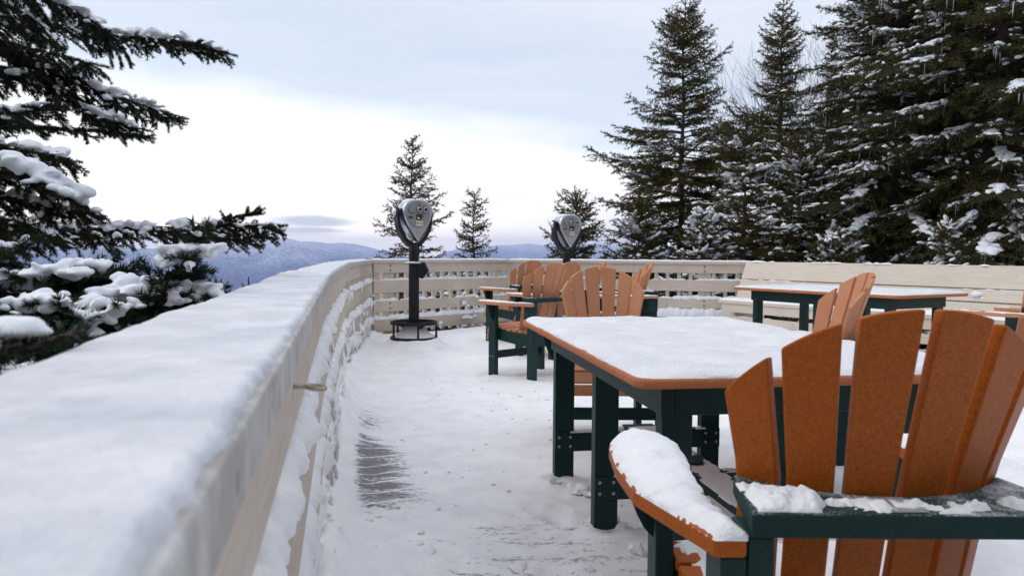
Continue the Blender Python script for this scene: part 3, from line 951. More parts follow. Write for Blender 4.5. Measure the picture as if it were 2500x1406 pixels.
# ------------------------------------------------------------------ long built-in bench
br = empty("slatted_bench", (0, 0, 0))
tag(br, "long built-in cream wooden bench with tall plank back and snow on its seat", "bench")
bd = Vector((BDIR.x, BDIR.y, 0)); bn = Vector((-0.848, -0.53, 0)).normalized()
org = Vector((BC[0], BC[1], 0))
BM = Matrix((bd, bn, Vector((0, 0, 1)))).transposed().to_4x4(); BM.translation = org
LB = 8.6


def bench_part(name, quad, x0=0.0, x1=LB, mat='paint_bench', bev=0.004):
    """quad in (out from back, height)"""
    mb = MB(); mb.prism(quad, x0, x1, 'yzx')
    o = mb.build(name, M[mat], br, bev); o.matrix_world = BM; return o


def slab(y0, z0, y1, z1, th):
    d = Vector((y1 - y0, z1 - z0)).normalized(); n = Vector((d.y, -d.x)) * th
    return [(y0, z0), (y1, z1), (y1 - n.x, z1 - n.y), (y0 - n.x, z0 - n.y)]


bench_part("back_plank", slab(0.105, 0.735, 0.01, 0.978, 0.04))
bench_part("back_plank", slab(0.158, 0.595, 0.110, 0.722, 0.04))
bench_part("back_plank", slab(0.208, 0.462, 0.163, 0.582, 0.04))
bench_part("seat_plank", [(0.18, 0.40), (0.345, 0.40), (0.345, 0.443), (0.18, 0.443)], -0.02)
bench_part("seat_plank", [(0.352, 0.40), (0.54, 0.40), (0.54, 0.443), (0.352, 0.443)], -0.03)
bench_part("front_slat", [(0.488, 0.285), (0.525, 0.285), (0.525, 0.397), (0.488, 0.397)], 0.03)
bench_part("front_slat", [(0.488, 0.125), (0.525, 0.125), (0.525, 0.232), (0.488, 0.232)], 0.03)
bench_part("front_slat", [(0.488, 0.008), (0.525, 0.008), (0.525, 0.062), (0.488, 0.062)], 0.03)
for k in range(6):
    x = 0.2 + k * 1.6
    bench_part("support", [(0.10, 0.0), (0.484, 0.0), (0.484, 0.397), (0.14, 0.397)], x, x + 0.04)
    bench_part("back_post", slab(0.135, 0.40, -0.06, 0.965, 0.06), x, x + 0.08)


def bench_snow(poly, z, th, seed, **kw):
    o = snow_patch("snow", poly, z, th, 0.03, seed, br, 0.025, nsc=5, **kw)
    if o: o.matrix_world = BM


bench_snow([(-0.02, 0.20), (LB, 0.20), (LB, 0.535), (-0.03, 0.535)], 0.443, 0.035, 61, amp=0.7, cover=0.86)
o = ridge("snow", [(0.02, 0.005), (LB, 0.005)], 0.972, 0.035, 0.016, 71, br, 0, 0.02, -0.25); o.matrix_world = BM
o = ridge("snow", [(0.02, 0.105), (LB, 0.105)], 0.720, 0.02, 0.012, 72, br, 0, 0.02, 0.0); o.matrix_world = BM
o = ridge("snow", [(0.02, 0.160), (LB, 0.160)], 0.580, 0.02, 0.016, 73, br, 0, 0.02, 0.0); o.matrix_world = BM
o = ridge("snow", [(0.05, 0.506), (LB, 0.506)], 0.231, 0.03, 0.014, 74, br, 0, 0.02, 0.1); o.matrix_world = BM
# a lump of snow stuck on the back
pp = at(2388, 722, 6.6)
dx = (CAM_R @ Vector(((2388 - 1250) / FPX, (703 - 722) / FPX, -1)))
k = ((org - Vector((0, 0, CAM_H))).dot(bn) + 0.125) / dx.dot(bn)
pp = Vector((0, 0, CAM_H)) + dx * k
Vb, Fb = blobs(np.array([pp[:], (pp.x + .03, pp.y - .04, pp.z - .02)]), np.array([bd[:], bd[:]]), np.array([(.055, .04, .05), (.035, .03, .03)]), rng, 0.4, 1.5)
np_mesh("snow_clot", Vb, Fb, M['snow'], br, True)
# ------------------------------------------------------------------ chairs
def lerp(a, b, t): return a + (b - a) * t


def slat_frame(phi_i, h):
    """centre, tangent, half width of a back slat at height h (local chair space)"""
    hs = [0.34, 0.692, 0.93, 1.0]
    I = lambda v: float(np.interp(h, hs, v))
    pitch = I([0.312, 0.319, 0.306, 0.302]); rad = I([0.252, 0.2715, 0.350, 0.373]); yc = I([0.140, 0.0765, 0.085, 0.088])
    ph = phi_i * pitch
    return Vector((rad * math.sin(ph), yc - rad * math.cos(ph), h)), Vector((math.cos(ph), math.sin(ph), 0)), I([0.0325, 0.0353, 0.0425, 0.0440])


def crossrail_poly():
    pts = [(-0.255, -0.285), (0.255, -0.285)]
    for k in range(17):
        x = lerp(0.224, -0.224, k / 16)
        rad = 0.2755; y = 0.0805 - math.sqrt(max(rad * rad - x * x, 0))
        pts.append((x, y - 0.003))
    return pts


def arm_poly(s):
    pts = [(-0.393, 0.25), (-0.398, 0.10), (-0.388, -0.05), (-0.345, -0.17), (-0.306, -0.278), (-0.258, -0.278),
           (-0.262, -0.17), (-0.268, -0.02), (-0.258, 0.08), (-0.246, 0.15), (-0.243, 0.22), (-0.250, 0.29), (-0.272, 0.340), (-0.310, 0.362), (-0.350, 0.350), (-0.380, 0.305)]
    return [(x * (1 if s < 0 else -1), y) for x, y in pts]


SEAT_PATH = [(-0.175, 0.405), (-0.08, 0.405), (0.06, 0.415), (0.18, 0.442), (0.240, 0.450), (0.288, 0.432), (0.312, 0.387), (0.320, 0.330)]


def seat_slats():
    P, t = resample(SEAT_PATH, 0.004)
    out = []; s = 0.034
    while s < t[-1]:
        y, z = np.interp(s, t, P[:, 0]), np.interp(s, t, P[:, 1])
        y2, z2 = np.interp(s + 0.02, t, P[:, 0]), np.interp(s + 0.02, t, P[:, 1])
        y1, z1 = np.interp(s - 0.02, t, P[:, 0]), np.interp(s - 0.02, t, P[:, 1])
        out.append((y, z, math.atan2(z2 - z1, y2 - y1))); s += 0.067
    return out


def make_chair():
    root = empty("patio_chair")
    mb = MB()
    for i in range(6):
        phi = i - 2.5
        n = 7; rows = 8
        for face in (0, 1):
            pass
        vs = []; fs = []
        def top_z(x): return 0.989 - 1.55 * x * x - 5.0 * x ** 4
        for layer in (0.0, 0.021):
            for r in range(rows + 1):
                for c in range(n):
                    u = (c / (n - 1)) * 2 - 1
                    cc, tt, hw = slat_frame(phi, 0.95)
                    zt = top_z(cc.x + tt.x * hw * u)
                    h = 0.36 + (zt - 0.36) * (r / rows)
                    cc, tt, hw = slat_frame(phi, h)
                    nn = Vector((-tt.y, tt.x, 0))
                    vs.append(cc + tt * hw * u + nn * layer)
        N = (rows + 1) * n
        for r in range(rows):
            for c in range(n - 1):
                a_ = r * n + c
                fs.append((a_, a_ + 1, a_ + n + 1, a_ + n)); fs.append((N + a_, N + a_ + n, N + a_ + n + 1, N + a_ + 1))
            for c in (0, n - 1):
                a_ = r * n + c; fs.append((a_, a_ + n, N + a_ + n, N + a_))
        for c in range(n - 1):
            for r in (0, rows):
                a_ = r * n + c; fs.append((a_, N + a_, N + a_ + 1, a_ + 1))
        mb.add(vs, fs)
    mb.build("backrest", M['orange'], root, 0.0035)
    mb = MB()
    for k, (y, z, an) in enumerate(seat_slats()):
        hw = 0.266 if y > 0.275 else (0.264 if y > 0.15 else 0.225 + 0.04 * (y + 0.17) / 0.32)
        mb.box((0, y, z - 0.011), (hw * 2, 0.060, 0.022), Matrix.Rotation(an, 3, 'X'))
    mb.build("seat", M['orange'], root, 0.004)
    for s in (-1, 1):
        m2 = MB(); m2.prism(arm_poly(s), 0.623, 0.653); m2.build("armrest", M['orange'], root, 0.006, False, 3)
        m2 = MB(); m2.box((s * 0.287, 0.21, 0.3065), (0.038, 0.09, 0.633)); m2.build("leg", M['green'], root, 0.003)
        m2 = MB(); m2.box((s * 0.237, -0.23, 0.3225), (0.038, 0.09, 0.665)); m2.build("leg", M['green'], root, 0.003)
        m2 = MB(); m2.prism([(-0.27, 0.27), (0.25, 0.315), (0.270, 0.345), (0.268, 0.385), (0.235, 0.415), (0.17, 0.412), (0.06, 0.390), (-0.08, 0.379), (-0.27, 0.379)], s * 0.224, s * 0.262, 'yzx')
        m2.build("seat_rail", M['green'], root, 0.003)
        m2 = MB(); m2.box((s * 0.2765, -0.2305, 0.557), (0.0385, 0.086, 0.131)); m2.build("arm_block", M['green'], root, 0.003)
        br_ = [(0.3062, 0.622), (0.368, 0.622), (0.365, 0.600), (0.358, 0.575), (0.350, 0.55), (0.338, 0.52), (0.325, 0.495), (0.3062, 0.475)]
        m2 = MB(); m2.prism([(s * x, z) for x, z in br_], 0.195, 0.225, 'xzy'); m2.build("bracket", M['green'], root, 0.002)
        for y in (0.19, 0.23):
            m2 = MB(); m2.lathe([(0, 0), (0.006, 0), (0.006, 0.002), (0.0, 0.003)], 8, 0, Matrix.Translation((s * 0.306, y, 0.165)) @ Matrix.Rotation(s * R(90), 4, 'Y'))
            m2.build("bolt", M['steel'], root)
    m2 = MB(); m2.prism(crossrail_poly(), 0.656, 0.692); m2.build("back_rail", M['green'], root, 0.004)
    m2 = MB(); m2.box((0, 0.21, 0.178), (0.536, 0.038, 0.064)); m2.build("stretcher", M['green'], root, 0.003)
    m2 = MB(); m2.box((0, -0.215, 0.32), (0.434, 0.034, 0.09)); m2.build("seat_support", M['green'], root, 0.003)
    return root


def chair_snow(root, seed, arms=0.4, rail=0.5, seat=0.5):
    for s in (-1, 1):
        if arms: snow_patch("snow", arm_poly(s), 0.6525, 0.020 * arms, 0.02, seed + s, root, 0.006 if arms > 0.8 else 0.014, min(1, 0.55 + arms * 0.6), amp=0.5)
    if rail: snow_patch("snow", crossrail_poly(), 0.6915, 0.024 * rail, 0.02, seed + 7, root, 0.006 if arms > 0.8 else 0.012, 0.25 + rail * 0.3, amp=0.9, nsc=14)
    if seat:
        sp = np.array(SEAT_PATH)
        zf = lambda X, Y: np.interp(Y, sp[:-1, 0], sp[:-1, 1])
        snow_patch("snow", [(-0.215, -0.165), (0.215, -0.165), (0.255, 0.15), (0.26, 0.26), (-0.26, 0.26), (-0.255, 0.15)], 0.0005, 0.014 * seat, 0.03, seed + 11, root, 0.009, 0.28 + 0.3 * seat, amp=0.8, nsc=11, zfun=zf)


chair0 = make_chair()
CHAIRS = [  # x, y, heading, label, snow(arms, rail, seat)
    (0.604, 1.362, 0, "nearest orange slat-back chair, thick snow on its armrest and a plaque on its back rail", (1.15, 0, 0.9)),
    (0.542, 4.40, 180, "orange chair facing the camera at the far end of the nearest snowy table", (0.3, 0.4, 0.5)),
    (1.415, 3.60, 83, "orange chair behind the nearest table, turned sideways in front of the far table", (0.4, 0.4, 0.5)),
    (0.194, 6.675, 42.2, "orange and green chair with its whole side and seat slats open to the snowy walkway", (0.35, 0.75, 0.45)),
    (0.434, 7.93, 42, "orange chair half hidden behind the walkway chair, right of the taller back beside it", (0.4, 0.6, 0.5)),
    (0.08, 9.245, 42, "orange chair standing closest to the pole viewer, its arm over the back railing slats", (0.3, 0.6, 0.5)),
    (0.80, 8.70, 90, "orange chair of which only two slat tops show right of the second viewer", (0.3, 0.9, 0.4)),
    (1.205, 7.955, 90, "orange chair in side view by the back railing with snow on its green back rail", (0.4, 1.3, 0.7)),
    (3.945, 5.83, 32, "orange chair at the right picture edge between the long bench and nearest chair", (0.25, 0.5, 0.4)),
]
chairs = []
for i, (x, y, a_, lab, sn) in enumerate(CHAIRS):
    o = chair0 if i == 0 else copy_tree(chair0)
    o.location = (x, y, 0); o.rotation_euler = (0, 0, R(a_))
    if i:
        for ch in o.children:
            if ch.name.split('.')[0] in ("backrest", "armrest", "seat"):
                ch.material_slots[0].link = 'OBJECT'; ch.material_slots[0].material = M['orange_rime']
    else:
        for ch in o.children:
            if ch.name.split('.')[0] == "back_rail":
                ch.material_slots[0].link = 'OBJECT'; ch.material_slots[0].material = M['green_rime']
    tag(o, lab, "chair", "orange and green patio chairs")
    chairs.append(o)
for i, (c, spec) in enumerate(zip(chairs, CHAIRS)):
    chair_snow(c, 600 + i * 31, *spec[4])
# the nearest chair's back rail: frost, broken clumps and a small plaque
snow_patch("snow", [(-0.245, -0.275), (-0.155, -0.280), (-0.125, -0.235), (-0.150, -0.175), (-0.235, -0.135)], 0.6915, 0.017, 0.010, 811, chair0, 0.0035, 0.66, 34, 1.3)
snow_patch("snow", [(-0.07, -0.279), (-0.03, -0.275), (-0.035, -0.205), (-0.075, -0.20)], 0.6915, 0.009, 0.010, 813, chair0, 0.0035, 0.6, 36, 1.3)
snow_patch("snow", [(-0.17, -0.279), (0.25, -0.279), (0.25, -0.20), (0.12, -0.215), (0.02, -0.222), (-0.09, -0.215), (-0.16, -0.19)], 0.6915, 0.009, 0.010, 822, chair0, 0.003, 0.47, 46, 1.4)
pl = MB(); pl.prism([(-0.050, -0.276), (0.006, -0.276), (0.016, -0.216), (-0.037, -0.216)], 0.6922, 0.6945)
plo = pl.build("plaque", M['plaque'], chair0, 0.001)
for x, y in ((-0.045, -0.272), (0.002, -0.272), (0.011, -0.220), (-0.033, -0.220)):
    if True:
        s_ = MB(); s_.lathe([(0, 0), (0.0035, 0), (0.003, 0.0012), (0, 0.0016)], 10, 0, Matrix.Translation((x, y, 0.6945))); s_.build("screw", M['steel'], plo)
snow_patch("snow", [(-0.040, -0.272), (0.0, -0.272), (0.004, -0.222), (-0.03, -0.222)], 0.6945, 0.003, 0.006, 815, chair0, 0.002, 0.55, 60, 1.0)


# ------------------------------------------------------------------ tables
def rounded(x, y, r, n=5):
    pts = []
    for cx, cy, a0 in ((x - r, y - r, 0), (-x + r, y - r, 90), (-x + r, -y + r, 180), (x - r, -y + r, 270)):
        for k in range(n + 1):
            t = R(a0 + 90 * k / n); pts.append((cx + r * math.cos(t), cy + r * math.sin(t)))
    return pts


def make_table():
    root = empty("patio_table")
    W, L = 0.54, 0.91
    mb = MB(); mb.prism(rounded(W, L, 0.045), 0.712, 0.740); mb.build("tabletop", M['orange_edge'], root, 0.010, False, 3)
    ax, ay = W - 0.12, L - 0.15
    for s in (-1, 1):
        mb = MB(); mb.box((s * (ax - 0.019), 0, 0.660), (0.038, ay * 2, 0.102)); mb.build("apron", M['green'], root, 0.003)
        mb = MB(); mb.box((0, s * (ay - 0.0195), 0.660), (ax * 2 - 0.0765, 0.038, 0.1015)); mb.build("apron", M['green'], root, 0.003)
    lx = ax - 0.055
    for y in (-0.70, 0.09, 0.70):
        yy = {-0.70: -ay + 0.045, 0.09: 0.0, 0.70: ay - 0.045}[y]
        for s in (-1, 1):
            mb = MB(); mb.box((s * lx, yy, 0.30), (0.092, 0.055, 0.618)); lg = mb.build("leg", M['green'], root, 0.003)
            for bx in (-0.027, 0.027):
                for bz in (0.155, 0.198):
                    m2 = MB(); m2.lathe([(0, 0), (0.007, 0), (0.006, 0.0025), (0, 0.003)], 8, 0, Matrix.Translation((s * lx + bx, yy - 0.0335, bz)) @ Matrix.Rotation(R(90), 4, 'X')); m2.build("bolt", M['steel'], lg)
        mb = MB(); mb.box((0, yy - 0.0305, 0.176), (lx * 2 + 0.092, 0.006, 0.092)); mb.box((0, yy - 0.009, 0.176), (lx * 2 - 0.093, 0.036, 0.0915)); mb.build("stretcher", M['green'], root, 0.002)
    mb = MB(); mb.box((0, 0.0, 0.235), (0.15, ay * 2 - 0.1, 0.024)); mb.build("foot_board", M['green'], root, 0.003)
    mb = MB(); mb.lathe([(0.024, 0), (0.034, 0), (0.034, 0.012), (0.024, 0.012)], 18, 0, Matrix.Translation((0, 0.0, 0.248))); mb.build("umbrella_sleeve", M['black'], root)
    return root


table0 = make_table()
TABLES = [((0.328, 1.959), (0.050, 3.735), "nearest orange-topped table with green legs, its top under a sheet of snow"),
          ((3.22, 6.28), (2.27, 7.83), "second table, standing in front of the long bench, thin snow on top")]
for i, (n_, l_, lab) in enumerate(TABLES):
    o = table0 if i == 0 else copy_tree(table0)
    d = Vector((l_[0] - n_[0], l_[1] - n_[1])).normalized(); rgt = Vector((d.y, -d.x))
    c = Vector(n_) + d * 0.905 + rgt * 0.54
    o.location = (c.x, c.y, 0); o.rotation_euler = (0, 0, math.atan2(-d.x, d.y))
    tag(o, lab, "table", "orange-topped patio tables")
    snow_patch("snow", rounded(0.535, 0.905, 0.045), 0.7395, 0.017 if i == 0 else 0.014, 0.022, 700 + i, o, 0.008 if i == 0 else 0.02, 1.0, 6.0, 0.85, 'snow_table')
    for k, yy in enumerate((-0.715, 0.0, 0.715)):
        snow_patch("snow", [(-0.34, yy - 0.036), (0.34, yy - 0.036), (0.34, yy + 0.01), (-0.34, yy + 0.01)], 0.2218, 0.014, 0.01, 720 + k + 9 * i, o, 0.008, 0.75, 16, 0.9)
    snow_patch("snow", [(-0.074, -0.65), (0.074, -0.65), (0.074, 0.65), (-0.074, 0.65)], 0.2465, 0.008, 0.02, 740 + i, o, 0.01, 0.6, 12, 0.9)


# ------------------------------------------------------------------ coin viewers
def make_viewer():
    root = empty("coin_viewer")
    # ringed step base
    base = MB()
    for z, r0 in ((0.285, 0.263), (0.112, 0.265), (0.012, 0.262)):
        base.lathe([(r0 - 0.022, z - 0.018), (r0, z - 0.018), (r0, z + 0.018), (r0 - 0.022, z + 0.018), (r0 - 0.022, z - 0.018)], 40)
    for k in range(5):
        a_ = R(-72 + 72 * k); base.tube([(0.252 * math.cos(a_), 0.252 * math.sin(a_), 0.0), (0.252 * math.cos(a_), 0.252 * math.sin(a_), 0.285)], 0.013, 8)
        a_ += R(25)
        if k in (0, 3): base.tube([(0.24 * math.cos(a_), 0.24 * math.sin(a_), 0.285), (0.06 * math.cos(a_), 0.06 * math.sin(a_), 0.20)], 0.012, 6)
    base.build("step_rings", M['black'], root, 0.003, True)
    p = MB(); p.lathe([(0.10, -0.01), (0.09, 0.06), (0.065, 0.20), (0.059, 0.30), (0.0585, 0.93), (0.056, 0.95), (0.056, 1.02), (0.062, 1.10), (0.058, 1.15), (0.03, 1.175), (0.0, 1.175)], 28)
    p.build("post", M['black'], root, 0, True)
    p = MB(); p.lathe([(0.06, 0.945), (0.112, 0.945), (0.114, 0.950), (0.112, 0.957), (0.06, 0.957), (0.06, 0.945)], 32); p.build("collar", M['cast'], root, 0, True)
    snow_patch("snow", [(0.106 * math.cos(t / 12 * math.pi), 0.106 * math.sin(t / 12 * math.pi)) for t in range(24)], 0.957, 0.010, 0.02, 66, root, 0.012, 0.8, 20, 0.8)
    p = MB(); p.prism([(0.04, 0.80), (0.100, 0.775), (0.168, 0.865), (0.125, 0.965), (0.04, 0.965)], -0.055, 0.055, 'xzy'); p.build("cash_box", M['black'], root, 0.006)
    # head
    hd = empty("head", (0, 0, 0)); hd.parent = root; hd.location = (0, 0, 1.195); hd.rotation_euler = (0, 0, R(30))
    prof = [(0.0, 0.004), (0.03, 0.026), (0.07, 0.054), (0.12, 0.088), (0.18, 0.125), (0.24, 0.152), (0.30, 0.168), (0.345, 0.170), (0.385, 0.162), (0.415, 0.143), (0.440, 0.112), (0.455, 0.075), (0.461, 0.035)]
    out = [(w_, z) for z, w_ in prof] + [(-w_, z) for z, w_ in reversed(prof)]
    cz = 0.27
    rings = [(0.17, 0.55), (0.165, 0.70), (0.145, 0.86), (0.11, 0.96), (0.05, 1.0), (-0.10, 1.0), (-0.118, 0.985), (-0.126, 0.955), (-0.122, 0.90)]
    mb = MB(); n = len(out); vs = []
    for y, s_ in rings:
        vs += [(x * s_, y, cz + (z - cz) * s_) for x, z in out]
    fs = [(i * n + k, i * n + (k + 1) % n, (i + 1) * n + (k + 1) % n, (i + 1) * n + k) for i in range(len(rings) - 1) for k in range(n)]
    fs += [tuple(range(n)), tuple(range((len(rings) - 1) * n, len(rings) * n))]
    mb.add(vs, fs); mb.build("housing", M['chrome'], hd, 0, True)
    hb = hd
    fp = MB()
    ell = [(0.140 * math.cos(t * 2 * math.pi / 36), 0.292 + 0.152 * math.sin(t * 2 * math.pi / 36)) for t in range(36)]
    fp.prism(ell, -0.130, -0.118, 'xzy'); fp.build("face_plate", M['cast'], hb, 0.003)
    ef = MB(); ef.prism([(x * 0.94, cz + (z - cz) * 0.94) for x, z in out], -0.1245, -0.119, 'xzy'); ef.build("lower_plate", M['cast_light'], hb, 0)
    ep = MB(); ep.prism([(-0.075 + 0.045 * math.cos(t), 0.345 + 0.038 * math.sin(t)) for t in [math.pi * (0.5 + k / 8) for k in range(9)]] + [(0.075 + 0.04 * math.cos(t), 0.340 + 0.036 * math.sin(t)) for t in [math.pi * (-0.5 + k / 8) for k in range(9)]], -0.150, -0.131, 'xzy')
    ep.build("eyepiece_bridge", M['cast'], hb, 0.004)
    fn = MB()
    for k in range(7): fn.box((-0.083, -0.134, 0.318 + 0.011 * k), (0.05, 0.012, 0.005))
    fn.build("grille", M['cast_light'], hb, 0.001)
    for x in (0.0, 0.068):
        e = MB(); Mx = Matrix.Translation((x, -0.149, 0.345)) @ Matrix.Rotation(R(90), 4, 'X')
        e.lathe([(0.034, 0.0), (0.034, 0.012), (0.029, 0.016), (0.029, 0.030), (0.019, 0.032), (0.017, 0.020), (0.0, 0.020)], 24, 0, Mx); eo = e.build("eyepiece", M['cast_light'], hb, 0, True)
        e = MB(); e.lathe([(0.0, 0.0205), (0.0175, 0.0205), (0.0175, 0.023), (0, 0.023)], 18, 0, Mx); e.build("lens", M['dark'], eo, 0, True)
    e = MB(); e.lathe([(0, 0), (0.024, 0), (0.024, 0.012), (0.016, 0.016), (0, 0.016)], 24, 0, Matrix.Translation((0.034, -0.148, 0.388)) @ Matrix.Rotation(R(90), 4, 'X')); e.build("warning_disc", M['redcap'], hb, 0, True)
    e = MB(); e.box((0.012, -0.1325, 0.262), (0.080, 0.005, 0.066)); cs = e.build("coin_slot", M['brownplate'], hb, 0.001)
    e = MB(); e.tube([(0.028, -0.14, 0.235), (0.046, -0.15, 0.25), (0.05, -0.15, 0.275), (0.034, -0.14, 0.285)], 0.006, 8); e.box((0.0, -0.1365, 0.252), (0.035, 0.004, 0.02)); e.build("coin_lever", M['chrome'], cs, 0, True)
    e = MB(); e.box((0.012, -0.1325, 0.196), (0.082, 0.005, 0.058)); pp_ = e.build("price_plate", M['yellow'], hb, 0.001)
    e = MB(); e.lathe([(0, 0), (0.009, 0), (0.009, 0.001), (0, 0.001)], 16, 0, Matrix.Translation((-0.014, -0.1351, 0.196)) @ Matrix.Rotation(R(90), 4, 'X')); e.build("coin_mark", M['brownplate'], pp_)
    cu = bpy.data.curves.new("price", 'FONT'); cu.body = "25\u00a2"; cu.size = 0.032; cu.extrude = 0.0006; cu.align_x = 'CENTER'; cu.align_y = 'CENTER'
    cu.materials.append(M['brownplate'])
    tmp = bpy.data.objects.new("price", cu); COL.objects.link(tmp)
    dg = bpy.context.evaluated_depsgraph_get(); dg.update()
    tm = bpy.data.meshes.new_from_object(tmp.evaluated_get(dg)); bpy.data.objects.remove(tmp)
    tm.name = "price"; tm.materials.clear(); tm.materials.append(M['brownplate'])
    to = link("price_lettering", tm, pp_); to.location = (0.026, -0.1356, 0.196); to.rotation_euler = (R(90), 0, 0)
    for z in (0.265, 0.250):
        e = MB(); e.box((-0.092, -0.1325, z), (0.052, 0.004, 0.011)); e.build("notice_plate", M['brownplate'], hb, 0.0005)
    # yoke
    yk = MB()
    path = [(0.197, 0.318), (0.196, 0.26), (0.188, 0.19), (0.168, 0.12), (0.135, 0.06), (0.095, 0.005), (0.05, -0.035), (0, -0.05)]
    path = path + [(-x, z) for x, z in reversed(path[:-1])]
    pts = [Vector((x, 0.02, z)) for x, z in path]; vs = []
    for i, p_ in enumerate(pts):
        d = (pts[min(i + 1, len(pts) - 1)] - pts[max(i - 1, 0)]).normalized(); nn = Vector((d.z, 0, -d.x))
        th = 0.016 + 0.014 * (1 - abs(p_.x) / 0.2); dp = 0.060
        vs += [p_ + nn * th + Vector((0, dp, 0)), p_ + nn * th - Vector((0, dp, 0)), p_ - nn * th - Vector((0, dp, 0)), p_ - nn * th + Vector((0, dp, 0))]
    fs = [(i * 4 + k, i * 4 + (k + 1) % 4, (i + 1) * 4 + (k + 1) % 4, (i + 1) * 4 + k) for i in range(len(pts) - 1) for k in range(4)] + [(0, 1, 2, 3), tuple((len(pts) - 1) * 4 + k for k in range(4))]
    yk.add(vs, fs)
    for s in (-1, 1):
        yk.lathe([(0, 0), (0.06, 0), (0.06, 0.030), (0, 0.030)], 24, 0, Matrix.Translation((s * 0.180, 0.02, 0.318)) @ Matrix.Rotation(s * R(90), 4, 'Y'))
    yk.build("yoke", M['black'], hd, 0.006, False)
    for s in (-1, 1):
        e = MB(); e.lathe([(0.0, 0.0), (0.042, 0.0), (0.046, 0.012), (0.042, 0.028), (0.02, 0.034), (0, 0.034)], 20, 0, Matrix.Translation((s * 0.2105, 0.02, 0.318)) @ Matrix.Rotation(s * R(90), 4, 'Y')); e.build("pivot_knob", M['chrome'], hd, 0, True)
    sn = snow_patch("snow", [(0.13 * math.cos(t / 12 * math.pi), 0.03 + 0.11 * math.sin(t / 12 * math.pi)) for t in range(24)], 0.0, 0.012, 0.03, 67, hd, 0.012, 0.9, 14, 0.8,
                    zfun=lambda X_, Y_: np.interp(np.abs(X_), [0, 0.035, 0.075, 0.112, 0.143, 0.17], [0.461, 0.461, 0.455, 0.44, 0.415, 0.36]) - 0.6 * np.clip(np.abs(Y_ - 0.03) - 0.07, 0, 1))
    return root


v0 = make_viewer()
v1 = copy_tree(v0)
v0.location = (*VIEW1, 0.0); v1.location = (*VIEW2, -0.02); v1.rotation_euler = (0, 0, R(-6))
tag(v0, "silver coin-operated viewer on a black post with ringed step base, out on the snowy deck", "viewer", "coin-operated viewers")
tag(v1, "silver coin-operated viewer rising behind the orange chair backs, its base hidden", "viewer", "coin-operated viewers")
v1.scale = (0.985, 0.985, 0.985)
# ------------------------------------------------------------------ conifers
def needle_tris(P0, P1, dens, ln, wd, fwd, rng, jitter=0.35):
    P0 = np.asarray(P0, float); P1 = np.asarray(P1, float)
    d = P1 - P0; L = np.linalg.norm(d, axis=1); ok = L > 1e-6
    P0, d, L = P0[ok], d[ok], L[ok]
    n = np.maximum(1, (L * dens + rng.random(len(L))).astype(int))
    i = np.repeat(np.arange(len(L)), n); N = len(i)
    D = d[i] / L[i][:, None]
    t = rng.random(N)
    base = P0[i] + d[i] * t[:, None]
    r = rng.normal(size=(N, 3)); r -= D * (r * D).sum(1)[:, None]; r /= np.maximum(np.linalg.norm(r, axis=1), 1e-6)[:, None]
    v = D * fwd + r + np.array([0, 0, 0.12]); v /= np.linalg.norm(v, axis=1)[:, None]
    l = ln * (1 + jitter * (rng.random(N) * 2 - 1))
    s = np.cross(v, rng.normal(size=(N, 3))); s /= np.maximum(np.linalg.norm(s, axis=1), 1e-6)[:, None]
    w_ = wd * (0.7 + 0.6 * rng.random(N))
    tip = base + v * l[:, None]
    V = np.stack([base - s * w_[:, None] / 2, base + s * w_[:, None] / 2, tip], 1)
    return V.reshape(-1, 3)


def wood_tris(P0, P1, r0, r1, n=3):
    P0 = np.asarray(P0, float); P1 = np.asarray(P1, float); d = P1 - P0
    L = np.linalg.norm(d, axis=1); D = d / np.maximum(L, 1e-9)[:, None]
    a_ = np.where(np.abs(D[:, 2:3]) < 0.9, [[0, 0, 1.0]], [[1.0, 0, 0]])
    u = np.cross(D, a_); u /= np.linalg.norm(u, axis=1)[:, None]; w_ = np.cross(D, u)
    out = []
    for k in range(n):
        t0, t1 = 2 * math.pi * k / n, 2 * math.pi * (k + 1) / n
        q0 = u * math.cos(t0) + w_ * math.sin(t0); q1 = u * math.cos(t1) + w_ * math.sin(t1)
        A, B = P0 + q0 * r0[:, None], P0 + q1 * r0[:, None]; C, E = P1 + q1 * r1[:, None], P1 + q0 * r1[:, None]
        out += [np.stack([A, B, C], 1), np.stack([A, C, E], 1)]
    return np.concatenate(out).reshape(-1, 3)


def tri_object(name, groups, mats, parent):
    V = np.concatenate(groups); n = len(V) // 3
    mi = np.concatenate([np.full(len(g_) // 3, k) for k, g_ in enumerate(groups)])
    return np_mesh(name, V, np.arange(n * 3).reshape(n, 3), mats, parent, False, mi)


class Segs:
    def __init__(s): s.a = []; s.b = []; s.r = []; s.q = []; s.n = []
    def add(s, a, b, r0, r1, needles=True): s.a.append(a); s.b.append(b); s.r.append(r0); s.q.append(r1); s.n.append(needles)
    def arrays(s): return np.array(s.a), np.array(s.b), np.array(s.r), np.array(s.q), np.array(s.n, bool)


